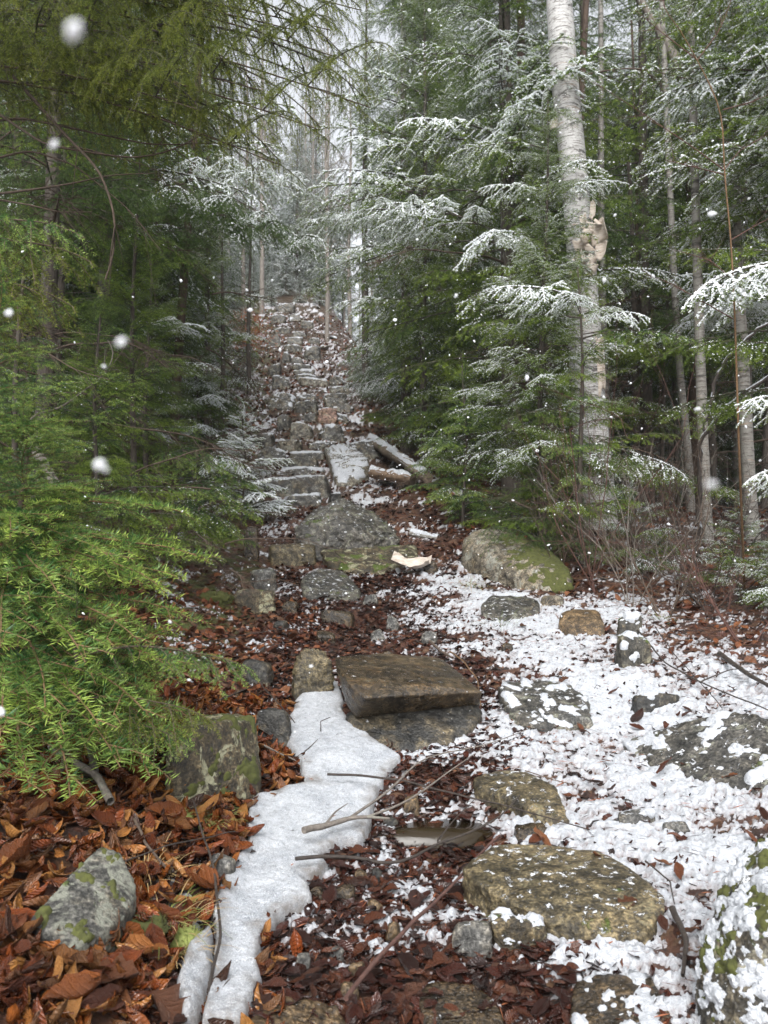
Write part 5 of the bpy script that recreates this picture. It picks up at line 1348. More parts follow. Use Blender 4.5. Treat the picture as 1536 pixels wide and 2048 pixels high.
# ------------------------------------------------------------------ birches
def birch(path_px, widths_px, label, mat, group=None, seed=0, name='birch_tree', lenx=0, cat='birch'):
    q = np.array([P(*p_) for p_ in path_px]); Yd = path_px[-1][2]
    gz_ = float(hgt(q[-1][0], q[-1][1])) - .15
    q = np.concatenate([q, [[q[-1][0] + .01, q[-1][1], min(gz_, q[-1][2] - .05)]]]); widths_px = list(widths_px) + [widths_px[-1] * 1.12]
    q = q[::-1]; w = np.array(widths_px[::-1]) / F * Yd / 2
    d = np.concatenate([[0], np.cumsum(np.linalg.norm(np.diff(q, axis=0), axis=1))]); tt = np.linspace(0, d[-1], 60)
    path = np.stack([np.interp(tt, d, q[:, k]) for k in range(3)], 1)
    for _ in range(4): path[1:-1] = (path[:-2] + 2 * path[1:-1] + path[2:]) / 4
    rad = np.interp(tt, d, w)
    o = thing(name, tuple(path[0]), label, cat, group); b0 = path[0].copy()
    V, Fq = tube(path - b0, rad, 20); cen = np.repeat(path - b0, 20, 0); dv = V - cen
    V = cen + dv * (1 + .05 * fbm(V * np.array([4, 4, 6]), 3, seed) + .03 * (np.abs(vnoise(V * np.array([3, 3, 22]), seed)) > .6))[:, None]
    mb = MB(); mb.add(V, Fq); link('trunk', mb.mesh('trunk', [mat]), o)
    return o, path, rad, b0
bt, bpath, brad, bb = birch([(1080, -420, 7.9), (1118, 0, 7.9), (1128, 150, 7.9), (1138, 250, 7.9), (1153, 400, 7.9), (1166, 560, 7.9), (1170, 700, 7.9), (1180, 850, 7.9), (1192, 980, 7.9)], [46, 52, 55, 54, 54, 58, 66, 68, 74],
                            'large white paper birch with peeling bark on the right', 'birch', seed=3)
def flap(u, v, w, h, curl, yaw, tiltz, name='bark_flap', dy=-.16, seed=0):
    """a strip of bark peeled away from the trunk and rolled"""
    c = P(u, v, 7.9 + dy)
    a, b_ = np.meshgrid(np.linspace(0, 1, 16), np.linspace(-.5, .5, 9), indexing='ij')
    w *= 1.25; h *= 1.3; dy -= .06; u -= 12
    R0 = w / max(abs(curl), .3)
    th = a * curl
    x = R0 * np.sin(th); y_ = -R0 * (1 - np.cos(th)) * .9
    z = b_ * h * (1 - .35 * a + .12 * np.sin(a * 9 + seed)) + .02 * fbm(np.stack([a * 4 + seed, b_ * 4, 0 * a], -1), 2, 4)
    V = np.stack([x, y_, z], -1).reshape(-1, 3)
    ca, sa = math.cos(tiltz), math.sin(tiltz); V = V @ np.array([[ca, 0, sa], [0, 1, 0], [-sa, 0, ca]])
    cb, sb_ = math.cos(yaw), math.sin(yaw); V = V @ np.array([[cb, sb_, 0], [-sb_, cb, 0], [0, 0, 1]])
    i_ = np.arange(15)[:, None] * 9 + np.arange(8)[None]
    mb = MB(); mb.add(V + c - bb, np.stack([i_, i_ + 9, i_ + 10, i_ + 1], -1).reshape(-1, 4))
    o = link(name, mb.mesh(name, ['curl']), bt); sm = o.modifiers.new('thickness', 'SOLIDIFY'); sm.thickness = .004
flap(1178, 470, .22, .20, 2.2, .1, .25, seed=1); flap(1165, 478, .20, .14, 3.6, -.1, -.5, seed=2)
flap(1170, 500, .16, .12, 4.5, .2, .9, seed=3); flap(1140, 545, .26, .13, 4.2, -.1, .55, seed=4)
flap(1158, 520, .20, .10, 5.0, .1, .6, seed=5); flap(1175, 525, .20, .08, 4.0, .1, -.9, seed=6)
flap(1150, 500, .14, .16, 2.6, .3, .35, seed=14); flap(1178, 540, .17, .09, 3.4, .0, -.4, seed=15); flap(1190, 498, .12, .2, 1.8, .1, -.2, seed=16); flap(1160, 445, .10, .12, 2.5, .1, .1, seed=17)
flap(1195, 740, .07, .42, 1.6, .2, .03, seed=7); flap(1192, 690, .09, .14, 2.2, .3, .1, seed=8)
flap(1100, 250, .08, .10, 1.5, 0, .1, seed=9); flap(1180, 420, .05, .18, 1.5, .3, -.1, seed=10); flap(1165, 640, .12, .05, 2.0, 0, .2, seed=11)
flap(1148, 985, .1, .10, 2.0, .1, .2, seed=12); flap(1190, 455, .12, .08, 3.0, -.2, .8, seed=13)
birch([(1370, -400, 7.0), (1392, 440, 7.0), (1398, 640, 7.0), (1405, 850, 7.0), (1412, 1000, 7.0), (1418, 1120, 7.0)], [10, 17, 19, 20, 20, 22], 'slim pale birch, left one of the pair at the right edge', 'birch_small', 'slim birches', 4)
birch([(1450, -400, 7.0), (1474, 520, 7.0), (1484, 700, 7.0), (1492, 850, 7.0), (1500, 1000, 7.0), (1508, 1110, 7.0)], [12, 21, 24, 24, 26, 30], 'slim pale birch, right one of the pair at the right edge', 'birch_small', 'slim birches', 5)
birch([(1310, -300, 9.0), (1348, 560, 9.0), (1360, 750, 9.0), (1376, 900, 9.0), (1380, 960, 9)], [10, 13, 14, 15, 15], 'thin leaning grey birch behind the slim pair', 'birch_small', 'slim birches', 6)
birch([(1040, -300, 9.6), (1045, 560, 9.6), (1050, 750, 9.6), (1050, 900, 9.6)], [14, 18, 20, 20], 'dark straight trunk left of the white birch', 'bark_red', None, 7, 'bare_tree', cat='tree')
birch([(1090, 600, 8.9), (1095, 750, 8.9), (1102, 900, 8.9), (1104, 960, 8.9)], [22, 24, 26, 30], 'grey mottled trunk just left of the birch base', 'bark', None, 8, 'bare_tree', cat='tree')
birch([(1270, -60, 9.6), (1300, 40, 9.6), (1330, 90, 9.6), (1356, 132, 9.6)], [16, 20, 26, 22], 'broken dead pale trunk hanging high at the upper right', 'bark_pale', None, 9, 'bare_tree', cat='tree') if False else None
q = np.array([P(1262, -30, 9.0), P(1290, 25, 9.0), P(1325, 80, 9.0), P(1362, 136, 9.0)])
log(q[0], q[-1], .035, .06, 'broken pale limb caught slanting in the boughs at the upper right', 'bark_pale', 'wood_cut', False, name='broken_limb', bump=.25)

# ------------------------------------------------------------------ bare shrubs and saplings
def twiggy(mb, p0, d, l, r, depth, rr, up=.15):
    K = 6; q = [np.array(p0)]; dd = nrm(np.array(d, float))
    for i_ in range(K - 1):
        dd = nrm(dd + rr.normal(0, .10, 3) + np.array([0, 0, up * .15])); q.append(q[-1] + dd * l / (K - 1))
    q = np.array(q); V, Fq = tube(q, np.linspace(r, r * .55, K), 5 if depth > 1 else 3); mb.add(V, Fq)
    if depth == 0: return
    for i_ in range(1, K):
        for s_ in range(1 if i_ < K - 1 else 2):
            if rr.random() < .85:
                d2 = nrm(dd + rr.normal(0, .55, 3) + [0, 0, .1]); twiggy(mb, q[i_], d2, l * rr.uniform(.4, .65), r * .5, depth - 1, rr, up)
def shrub(u, v, h, label, mat, n=5, spread=.5, seed=0, depth=2, r=.005, name='bare_shrub', group=None):
    gp = G(u, v); o = thing(name, gp, label, 'shrub', group); rr = np.random.default_rng(seed)
    for k in range(n):
        mb = MB(); a = rr.uniform(0, 6.28)
        twiggy(mb, [.03 * math.cos(a), .03 * math.sin(a), -.03], [math.cos(a) * spread, math.sin(a) * spread, 1], h * rr.uniform(.5, .8), r, depth, rr)
        link('stem', mb.mesh('stem', [mat]), o)
shrub(1200, 1190, 1.6, 'reddish bare shrub in front of the birch base', 'twig_red', 3, .35, 1)
shrub(1262, 1215, 1.3, 'grey bare shrub with upright stems right of the pale boulder', 'twig_grey', 4, .45, 2)
shrub(1330, 1230, 1.1, 'brown tangled shrub at the edge of the snow', 'twig', 7, .7, 3)
shrub(1420, 1220, .8, 'low dark tangle of twigs under the slim birches', 'twig_dark', 8, .9, 4)
shrub(1180, 1160, 1.8, 'tall thin red-brown shrub touching the birch trunk', 'twig_red', 3, .3, 5)
shrub(1500, 1290, .7, 'red-twigged tangle at the right edge above the snow', 'twig_red', 4, .9, 6)
shrub(1120, 1150, .9, 'sparse brown shrub behind the mossy boulder shoulder', 'twig', 4, .6, 7)
shrub(1300, 1150, 1.2, 'pale dry shrub between the birches', 'twig_grey', 5, .5, 8)
shrub(300, 1110, .6, 'dead brown brush behind the bright fir', 'twig', 7, .9, 9)
shrub(380, 1000, .8, 'bare brush under the low bright spruce', 'twig', 7, .9, 10)
shrub(720, 760, 1.1, 'thin brush right of the upper stair', 'twig_red', 7, .8, 11)
shrub(770, 830, .9, 'tan brush above the leaning log', 'twig', 7, .8, 12)
shrub(510, 730, 1.0, 'grey brush left of the upper stair', 'twig', 7, .8, 13)
shrub(470, 820, .9, 'reddish brush above the frosted fir', 'twig_red', 7, .8, 14)
shrub(1380, 1130, 1.0, 'tangled red brush around the slim birch feet', 'twig_red', 5, .8, 15)
shrub(1460, 1120, .9, 'dark brush between the pair of slim birches', 'twig_dark', 8, .8, 16)
shrub(1240, 1110, 1.1, 'dead grey brush behind the knee-high spruce', 'twig', 8, .8, 17)
# tall ochre sapling
sp_ = thing('sapling', (G(1490, 1200)), 'tall thin ochre sapling forking into red twigs at the right', 'sapling'); b0 = np.array(sp_.location)
q = resample(np.array([b0 + [0, 0, -.02], P(1478, 900, 4.6), P(1470, 640, 4.6), P(1462, 480, 4.6), P(1448, 340, 4.6), P(1445, 220, 4.6), P(1395, 120, 4.6), P(1360, 60, 4.6)]), 40)
mb = MB(); V, Fq = tube(q - b0, np.linspace(.009, .003, 40), 7); mb.add(V, Fq); link('stem', mb.mesh('stem', ['twig_tan']), sp_)
for pts in ([(1448, 340), (1380, 290), (1290, 230), (1190, 165)], [(1445, 220), (1500, 205), (1560, 180)], [(1462, 480), (1530, 440), (1600, 420)], [(1452, 350), (1370, 330), (1330, 320)], [(1448, 340), (1480, 300), (1536, 270)], [(1395, 120), (1330, 70), (1270, 20)], [(1395, 120), (1440, 60), (1470, -20)], [(1360, 60), (1330, 20), (1320, -40)], [(1466, 560), (1420, 520), (1350, 500)], [(1470, 640), (1400, 600), (1330, 560), (1290, 550)]):
    qq = resample(np.array([P(a, b_, 4.6 + .05 * i_) for i_, (a, b_) in enumerate(pts)]), 14)
    mb = MB(); V, Fq = tube(qq - b0, np.linspace(.004, .0015, 14), 4); mb.add(V, Fq)
    rr = np.random.default_rng(int(pts[1][0]))
    for _ in range(5):
        i_ = rr.integers(4, 13); V, Fq = tube(shoot(qq[i_] - b0, nrm(nrm(qq[i_] - qq[i_ - 1]) + rr.normal(0, .5, 3)), .18, -.1, 4), np.linspace(.002, .0008, 4), 3); mb.add(V, Fq)
    link('twig', mb.mesh('twig', ['twig_red']), sp_)
# snow-lined leaning limb on the right
q = [(1380, 870, 6.0), (1430, 850, 5.8), (1480, 800, 5.6), (1560, 740, 5.4)]
sl = thing('leaning_limb', P(1395, 1120, 6.2) * [1, 1, 0] + [0, 0, float(hgt(P(1395, 1120, 6.2)[0], 6.2))], 'snow-lined forked dead limb slanting up to the right edge', 'branch'); b0 = np.array(sl.location)
for pts, a, b_ in [([(1390, 1130, 6.2), (1398, 1000, 6.1), (1402, 880, 6.0), (1450, 820, 5.8), (1500, 780, 5.6), (1570, 720, 5.4)], .022, .010), ([(1402, 880, 6.0), (1430, 760, 5.9), (1470, 700, 5.8), (1530, 650, 5.7), (1580, 620, 5.6)], .016, .008), ([(1450, 820, 5.8), (1490, 790, 5.7), (1560, 770, 5.6)], .01, .005)]:
    qq = resample(np.array([P(*p_) for p_ in pts]), 26) - b0; qq[1:-1] += np.random.default_rng(3).normal(0, .008, (24, 3))
    mb = MB(); V, Fq = tube(qq, np.linspace(a, b_, 26), 7); mb.add(V, Fq); o = link('limb', mb.mesh('limb', ['twig_dark']), sl)
    mb = MB(); V, Fq = tube(qq[4:] + [0, 0, a * .55], np.linspace(a * .75, b_ * .8, 22) * (1 + .5 * fbm(qq[4:] * 20, 2, 2)), 6); mb.add(V, Fq); link('snow_cap', mb.mesh('snow_cap', ['snow']), o)

# ------------------------------------------------------------------ small ground plants
def tuft(u, v, label, mats, n=60, h=.14, r=.07, seed=0, droop=.5, snow=False):
    gp = G(u, v); rr = np.random.default_rng(seed); mb = MB()
    for k in range(n):
        a = rr.uniform(0, 6.28); d = nrm(np.array([math.cos(a), math.sin(a), rr.uniform(.4, 1.4)])); p0 = np.array([math.cos(a), math.sin(a), 0]) * rr.uniform(0, r)
        q = shoot(p0, d, h * rr.uniform(.5, 1.2), droop * rr.uniform(.5, 1.5), 5); w = nrm(np.cross(d, [0, 0, 1.])) * .0016
        V = np.concatenate([q - w * np.linspace(1, .2, 5)[:, None], q + w * np.linspace(1, .2, 5)[:, None]]); i_ = np.arange(4)
        mb.add(V, np.stack([i_, i_ + 1, i_ + 6, i_ + 5], -1), int(rr.integers(0, len(mats))))
    o = tag(link('grass_tuft', mb.mesh('grass_tuft', mats), None, tuple(gp)), label, 'grass tuft', 'dry grass tufts')
tuft(290, 1760, 'straw tuft right beside the lichen-covered rock', ['straw'], 90, .12, .07, 1)
tuft(320, 1850, 'mixed green and straw tuft below the lichen-covered rock', ['straw', 'grass_green'], 110, .12, .10, 2)
tuft(345, 1905, 'straw tuft touching the left side of the ice', ['straw'], 80, .10, .06, 3)
tuft(940, 1175, 'pale straw tuft at the left foot of the pale boulder', ['straw', 'moss_pale'], 90, .22, .10, 4)
tuft(1085, 1215, 'dry tuft on the small square stone', ['straw'], 50, .22, .06, 5)
tuft(1000, 1250, 'snowy tuft below the half-sunk grey rock', ['grass_green', 'frost'], 80, .2, .14, 6)
tuft(1022, 1850, 'green tuft sticking out of the snow-flecked moss hump', ['grass_green', 'straw'], 60, .08, .05, 7)
tuft(1325, 1240, 'little green fern-like tuft at the edge of the snow', ['grass_green'], 40, .15, .06, 8)
tuft(400, 1640, 'yellow-green moss tuft beneath the mossy rock', ['moss_pale'], 160, .06, .11, 9)
tuft(345, 1625, 'pale tuft at the left foot of the mossy rock', ['moss_pale'], 110, .05, .07, 10)
tuft(800, 1170, 'rust-red fallen needles beside the bark scrap', ['red_needles'], 60, .15, .15, 11) if False else None
def clump(u, v, w, h, mat, label, name='moss_clump', seed=0, n=900):
    gp = G(u, v); rr = np.random.default_rng(seed); mb = MB()
    V, Fc = ico(4); q = V * np.array([w, w * .8, h]) * (1 + .35 * fbm(V * 3 + seed, 4, seed))[:, None]
    mb.add(q, Fc); id_ = rr.integers(0, len(q), n); N = nrm(q[id_] / np.array([w, w * .8, h]) ** 2)
    D_ = nrm(N + rr.normal(0, .5, (n, 3))) * .014; Wv = nrm(np.cross(D_, rr.normal(0, 1, (n, 3)))) * .0012
    p0 = q[id_]; mb.add(np.stack([p0 + Wv, p0 + D_, p0 - Wv], 1).reshape(-1, 3), np.arange(3 * n).reshape(-1, 3))
    tag(link(name, mb.mesh(name, [mat]), None, tuple(gp)), label, 'moss')
clump(360, 1890, .05, .03, 'moss_pale', 'pale yellow lichen cushion beside the ice', seed=1)
clump(360, 1530, .07, .05, 'lichen', 'pale green lichen cushion on the left of the mossy rock', seed=2) if False else None
clump(250, 1870, .10, .03, 'moss', 'dark moss cushion under the lichen-covered rock', seed=3)
clump(330, 1640, .07, .04, 'moss_pale', 'bright moss cushion left of the mossy rock foot', seed=4)
clump(400, 1060, .25, .10, 'moss', 'orange-green moss mound on the left bank', seed=5)
clump(430, 1200, .12, .06, 'moss', 'moss cushion among leaves on the left rim', seed=6)
clump(1160, 1120, .16, .10, 'moss', 'moss cushion at the back of the pale boulder', seed=7) if False else None

# moss on the shoulder of the pale boulder: part of the boulder
for o in list(C.objects):
    if o.get('label', '').startswith('big pale boulder'):
        me = o.data; n_ = len(me.vertices); V = np.zeros(n_ * 3); me.vertices.foreach_get('co', V); V = V.reshape(-1, 3)
        Fc = np.zeros(len(me.polygons) * 3, np.int32); me.polygons.foreach_get('vertices', Fc); Fc = Fc.reshape(-1, 3); N = vnormals(V, Fc)
        Wd = V + np.array(o.location)
        rel = (V[:, 0] - V[:, 0].min()) / np.ptp(V[:, 0])
        s_ = .9 * (rel - .78) + .35 * (N[:, 2] - .45) + .75 * fbm(V * 12, 5, 5, .65)
        Vc = V + N * (np.clip(s_, -.2, .2) * .05)[:, None] + N * (.012 * fbm(V * 45, 3, 6))[:, None]
        kp = (s_[Fc] > -.08).any(1); us, inv_ = np.unique(Fc[kp], return_inverse=True)
        m2 = MB(); m2.add(Vc[us], inv_.reshape(-1, 3)); tag(link('moss_patch', m2.mesh('moss_patch', ['moss']), o), kind='stuff')

# rusty bush left of the upper stair
gp = G(497, 712); o = thing('rusty_bush', gp, 'rust-orange bush left of the upper stair', 'bush'); rr = np.random.default_rng(9); mb = MB()
for k in range(6): twiggy(mb, [0, 0, -.03], [rr.normal(0, .4), rr.normal(0, .4), 1], .7, .008, 2, rr)
link('stem', mb.mesh('stem', ['twig']), o)
n = 2200; pz_ = rr.normal(0, 1, (n, 3)) * [.30, .30, .34] + [0, 0, .65]; pz_ = pz_[pz_[:, 2] > .05]; n = len(pz_)
D_ = nrm(rr.normal(0, 1, (n, 3))) * .05; Wv = nrm(np.cross(D_, rr.normal(0, 1, (n, 3)))) * .014
mb = MB(); mb.add(np.stack([pz_ + Wv, pz_ + D_, pz_ - Wv], 1).reshape(-1, 3), np.arange(3 * n).reshape(-1, 3)); link('foliage', mb.mesh('foliage', [simple('rust_leaves', (.30, .085, .025), .7, .5, 20)]), o)

# ------------------------------------------------------------------ the wood behind
def low_spray(seed, snow, L=1.6):
    return spray('crown', L, 'needle_far', seed, hang=.34, dens=60, nl=.060, nw=.013, spacing=.13, snow=0, tert=True)[2] if not snow else spray('crown', L, 'needle_far', seed, hang=.34, dens=60, nl=.060, nw=.013, spacing=.13, snow=snow * .7, tert=True)[2]  # frost on far crowns is heavier, its white partly standing in for haze
def flatten(mb):
    V = np.concatenate(mb.V); tri = []; mt = []
    for f, m_ in zip(mb.F, mb.m):
        if f.shape[1] == 4:
            tri += [f[:, [0, 1, 2]], f[:, [0, 2, 3]]]; mt += [m_, m_]
        else: tri.append(f); mt.append(m_)
    return V, np.concatenate(tri), np.concatenate(mt), np.concatenate(mb.c)
CROWNS = []
for k, (snow, low) in enumerate([(.0, .8), (.25, .5), (.5, .3), (.35, 1.6), (.6, .4)]):
    lows = [flatten(low_spray(200 + 3 * k + j, snow)) for j in range(2)]
    H = 10.; rr = np.random.default_rng(500 + k); mb = MB(); h = low
    while h < H * .98:
        f = h / H; ln = 2.3 * (1 - f) ** .7 + .15
        for j in range(5):
            a = rr.uniform(0, 6.28); l = ln * rr.uniform(.7, 1.15); V, Fc, mt, cc = lows[rr.integers(0, 2)]
            Mx = np.array(orient((0, 0, h), (math.cos(a) * l, math.sin(a) * l, h + l * (.4 * f - .26 * (1 - f) + rr.uniform(-.1, .1))), 1.6, rr.uniform(-.3, .3)))
            # clamp leaf size for short branches: keep template scale in a sensible band
            V2 = V @ Mx[:3, :3].T + Mx[:3, 3]
            sub = rr.random(len(Fc)) < (1 if l > 1.2 else .65)
            mb.add(V2, Fc[sub], mt[sub], cc)
        h += .34 * (1 - .35 * f)
    CROWNS.append(mb.mesh('crown', ['bark', 'needle_far', 'frost'], False))
tq = np.stack([0 * np.linspace(0, 1, 12), 0 * np.linspace(0, 1, 12), np.linspace(-.5, 10, 12)], -1)
TRUNK = trunk_mesh(tq, .13, .01, 'bark', 8, 5)
rf = random.Random(99); placed = []
def far_tree(x, y, s, k, label, group):
    o = thing('conifer', (x, y, float(hgt(x, y))), label, 'conifer', group); o.rotation_euler = (0, 0, rf.uniform(0, 6.28)); o.scale = (s * rf.uniform(.85, 1.15),) * 2 + (s,)
    link('trunk', TRUNK, o); link('crown', CROWNS[k], o)
tries = 0
while len(placed) < 190 and tries < 9000:
    tries += 1
    Yk = 11 + 50 * rf.random() ** 1.15; xk = rf.uniform(-.62, .62) * Yk
    d = xk - float(trail_x(Yk))
    if abs(d) < 2.6 + .05 * Yk and Yk < 38: continue
    if Yk < 17 and abs(xk / Yk) < .5 and d > 0 and Yk < 13: continue
    if any((a - xk) ** 2 + (b_ - Yk) ** 2 < (1.5 + Yk * .02) ** 2 for a, b_ in placed): continue
    # bright gap over the head of the trail
    if Yk > 20 and -.22 < xk / Yk < .0 and rf.random() < .85: continue
    placed.append((xk, Yk))
    dk = rf.choice([0, 1, 3]) if d > 3 and Yk < 30 else rf.choice([1, 2, 3, 4])
    side = 'left' if d < 0 else 'right'
    far_tree(xk, Yk, rf.uniform(.75, 1.35) if Yk > 16 else rf.uniform(.6, .9), dk, 'conifer massed in the hazy forest to the %s of the stair' % side, 'conifers massed %s of the stair' % side)
# undergrowth conifers hugging the ground to close the view under the crowns
for k in range(78):
    Yk = rf.uniform(12, 34) if k < 60 else rf.uniform(36, 50); xk = rf.uniform(-.6, .6) * Yk if k < 60 else rf.uniform(-.25, .05) * Yk; d = xk - float(trail_x(Yk))
    if abs(d) < 1.6 + .02 * Yk and Yk < 36: continue
    far_tree(xk, Yk, rf.uniform(.16, .32), rf.choice([1, 2, 4]), 'young conifer in the undergrowth of the forest', 'young conifers of the undergrowth')
for x_, y_, s_ in ((-5.2, 34.5, .2), (-4.0, 35.5, .16), (-6.3, 36, .3), (-3.0, 35, .28), (-5.0, 38, .4), (-3.4, 39.5, .5), (-6.6, 41, .5), (-4.6, 45, .6), (-2.6, 47, .7), (-7.5, 48, .7)):
    far_tree(x_, y_, s_, 2 if s_ < .6 else 4, 'frosted conifer standing where the stair fades at the crest', 'frosted conifers at the crest')  # crest crowns: real frost plus extra white imitating the pale haze
# thin bare trunks
def pole(x, y, h, r, mat, label, group, lean=0.):
    t_ = np.linspace(0, 1, 10); q = np.stack([lean * t_ + .04 * np.sin(t_ * 5 + x), 0 * t_, -.3 + t_ * h], -1)
    o = thing('bare_tree', (x, y, float(hgt(x, y))), label, 'tree', group); link('trunk', trunk_mesh(q, r, r * .45, mat, 8, int(abs(x) * 10)), o); return o
for k in range(46):
    Yk = rf.uniform(8.5, 26); xk = rf.uniform(.20, .60) * Yk
    pole(xk, Yk, rf.uniform(5, 9), rf.uniform(.03, .075), rf.choice(['bark', 'bark_red', 'bark', 'birch_small']), 'thin straight trunk in the dark wood on the right', 'thin trunks in the dark wood', rf.uniform(-.4, .4))
for k in range(14):
    Yk = rf.uniform(7.5, 16); xk = rf.uniform(-.55, -.22) * Yk
    pole(xk, Yk, rf.uniform(4, 8), rf.uniform(.03, .08), rf.choice(['bark', 'bark_red']), 'thin dark trunk in the left thicket', 'thin trunks in the left thicket', rf.uniform(-.3, .3))
# dead brushwood in the dark wood: thicket of bare lower branches
br = MB(); rr = np.random.default_rng(44)
for k in range(260):
    Yk = rr.uniform(8.5, 22); sx = rr.uniform(.16, .6) if rr.random() < .75 else rr.uniform(-.58, -.2); xk = sx * Yk; z0 = float(hgt(xk, Yk)) + rr.uniform(.1, 3.2)
    a = rr.uniform(0, 6.28); V, Fc, mt, cc = (lambda t_: flatten(t_))(T['dead%d' % rr.integers(0, 3)][2]) if k < 3 else DV[rr.integers(0, 3)]
    if k < 3: DV = (DV + [(V, Fc, mt, cc)]) if k else [(V, Fc, mt, cc)]
    l = rr.uniform(.7, 1.6)
    Mx = np.array(orient((xk, Yk, z0), (xk + math.cos(a) * l, Yk + math.sin(a) * l, z0 + rr.uniform(-.35, .15) * l), 1.4))
    br.add(V @ Mx[:3, :3].T + Mx[:3, 3], Fc)
for k in range(120):
    Yk = rr.uniform(4.8, 9.5); xk = rr.uniform(-.5, -.2) * Yk; z0 = float(hgt(xk, Yk)) + rr.uniform(.02, .8); a = rr.uniform(0, 6.28); V, Fc, mt, cc = DV[rr.integers(0, 3)]; l = rr.uniform(.4, 1.)
    Mx = np.array(orient((xk, Yk, z0), (xk + math.cos(a) * l, Yk + math.sin(a) * l, z0 + rr.uniform(-.3, .2) * l), 1.4)); br.add(V @ Mx[:3, :3].T + Mx[:3, 3], Fc)
tag(link('brushwood', br.mesh('brushwood', ['twig'])), 'tangle of dead twigs filling the dark wood', 'brushwood', kind='stuff')
# bare trees with fine frosted twigs at the head of the trail
BT = []
for k in range(3):
    rr = np.random.default_rng(700 + k); tb = MB(); q = resample(np.array([[0, 0, -.4], [.1, 0, 4], [-.05, .1, 8], [.1, 0, 12.]]), 16); V, Fq = tube(q, np.linspace(.10, .02, 16), 8); tb.add(V, Fq)
    cb = MB()
    for j in range(26):
        z_ = rr.uniform(3.5, 11.5); a = rr.uniform(0, 6.28); p0 = [np.interp(z_, q[:, 2], q[:, 0]), np.interp(z_, q[:, 2], q[:, 1]), z_]
        twiggy(cb, p0, [math.cos(a), math.sin(a), .8], 1.7 * (1 - z_ / 16), .016, 2, rr, .4)
    BT.append((tb.mesh('trunk', ['bark_pale']), cb.mesh('twigs', [M['bark_pale']])))
for k, (u, Yk) in enumerate([(600, 26), (430, 21), (485, 24), (700, 30), (655, 34), (560, 36), (620, 42), (745, 36), (520, 32), (580, 46), (690, 44), (380, 28), (800, 30), (340, 24), (930, 28), (450, 38), (640, 52), (540, 54), (720, 54), (600, 60)]):
    x = (u - CX) / F * Yk; d = x - float(trail_x(Yk))
    if abs(d) < 1.0: x += .9 * (1 if d > 0 else -1)
    o = thing('bare_tree', (x, Yk, float(hgt(x, Yk))), 'leafless pale-barked tree in the haze at the head of the stair', 'tree', 'leafless trees at the head of the stair'); s = rf.uniform(.85, 1.3); o.scale = (s, s, s); o.rotation_euler = (0, 0, rf.uniform(0, 6.28))
    link('trunk', BT[k % 3][0], o); link('twigs', BT[k % 3][1], o)

# ------------------------------------------------------------------ falling snow
FM = []
for k in range(5):
    V, Fc = ico(2); rr = np.random.default_rng(k); q = V * rr.uniform(.45, 1.1, 3) * (1 + .6 * fbm(V * 1.6 + k * 5, 2, k))[:, None]
    mb = MB(); mb.add(q, Fc); FM.append(mb.mesh('snowflake', ['flake']))
BIG = [(148, 60, 26, .20), (107, 290, 12, .32), (200, 930, 12, .32), (212, 940, 9, .33), (18, 626, 8, .5), (242, 684, 10, .30), (208, 733, 7, .6), (1422, 968, 13, .26), (1396, 818, 8, .9), (912, 592, 6, 1.2), (1424, 428, 9, .9), (1054, 756, 7, 1.), (1306, 552, 6, 1.2), (1208, 560, 5, 1.2), (740, 300, 6, 1.0), (497, 125, 5, 1.1), (622, 1332, 6, 1.0), (0, 1424, 11, .7), (500, 620, 6, 1.2), (378, 1360, 5, 1.2), (1256, 1420, 6, .9), (1300, 1215, 5, 1.1), (870, 258, 4, 1.4), (700, 82, 5, 1.2), (340, 1244, 5, 1.), (494, 580, 5, 1.3), (1090, 170, 4, 1.6), (1230, 430, 5, 1.3), (980, 470, 4, 1.5), (560, 700, 5, 1.5), (790, 640, 4, 1.7)]
rr = np.random.default_rng(21)
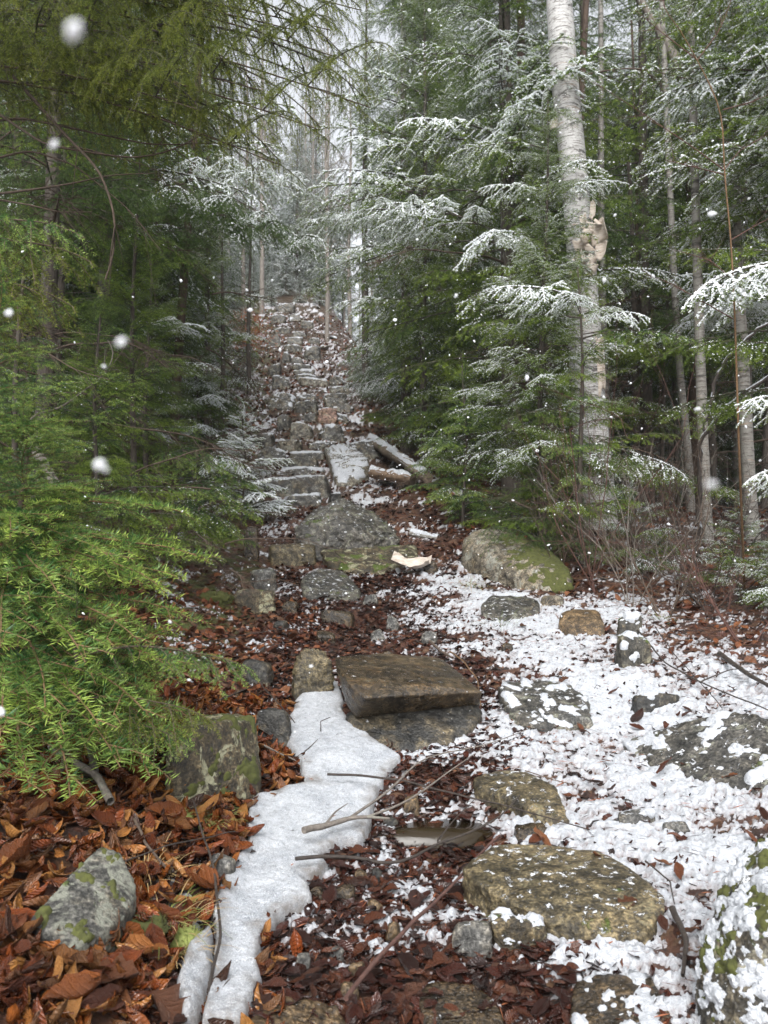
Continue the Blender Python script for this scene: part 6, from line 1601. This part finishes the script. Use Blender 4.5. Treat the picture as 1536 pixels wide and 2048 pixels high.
def flake(p_, s, label, group):
    o = link('snowflake', FM[rr.integers(0, 5)], None, tuple(p_)); o.scale = (s, s, s * 1.15); o.rotation_euler = tuple(rr.uniform(0, 6, 3)); tag(o, label, 'snowflake', group)
for (u, v, px, Yk) in BIG:
    flake(P(u, v, Yk), px * .8 / F * Yk, 'large blurred snowflake close to the lens', 'large falling snowflakes')
for k in range(250):
    Yk = rr.uniform(1.6, 6.5); u = rr.uniform(0, 1536) if rr.random() < .45 else rr.uniform(560, 1536); v = rr.uniform(0, 1300) if rr.random() < .8 else rr.uniform(1000, 1950)
    p_ = P(u, v, Yk)
    if p_[2] < hgt(p_[0], p_[1]) + .05: continue
    flake(p_, rr.uniform(1.3, 3.1) / F * Yk * (1.0), 'small snowflake falling through the air', 'small falling snowflakes')
mb = MB(); V, Fc = ico(1)
for k in range(1500):
    Yk = rr.uniform(4, 14); u = rr.normal(900, 330); v = rr.uniform(0, 1200); p_ = P(u, v, Yk)
    if p_[2] < hgt(p_[0], p_[1]) + .05: continue
    mb.add(V * (rr.uniform(.7, 1.5) / F * Yk) * rr.uniform(.6, 1.3, 3) + p_, Fc)
tag(link('snowfall', mb.mesh('snowfall', ['flake'])), 'fine snow falling in the distance', 'snowfall', kind='stuff')

# ------------------------------------------------------------------ haze
HAZE = 0.0010
if HAZE:
    bm = bmesh.new(); bmesh.ops.create_cube(bm, size=1); me = bpy.data.meshes.new('haze'); bm.to_mesh(me); bm.free()
    o = link('haze', me, None, (0, 52, 21.5)); o.scale = (250, 140, 52)
    m = bpy.data.materials.new('haze'); m.use_nodes = True; t = m.node_tree
    t.nodes.remove(t.nodes['Principled BSDF']); pv = t.nodes.new('ShaderNodeVolumePrincipled'); pv.inputs['Color'].default_value = (.92, .95, .97, 1); pv.inputs['Density'].default_value = HAZE
    t.links.new(pv.outputs[0], t.nodes['Material Output'].inputs['Volume']); me.materials.append(m); o['kind'] = 'stuff'
    tag(o, 'thin pale snow haze hanging in the forest', 'haze')
tt_ = sum(len(m.polygons) for m in bpy.data.meshes)
print('POLYS', tt_, 'OBJ', len(bpy.data.objects))
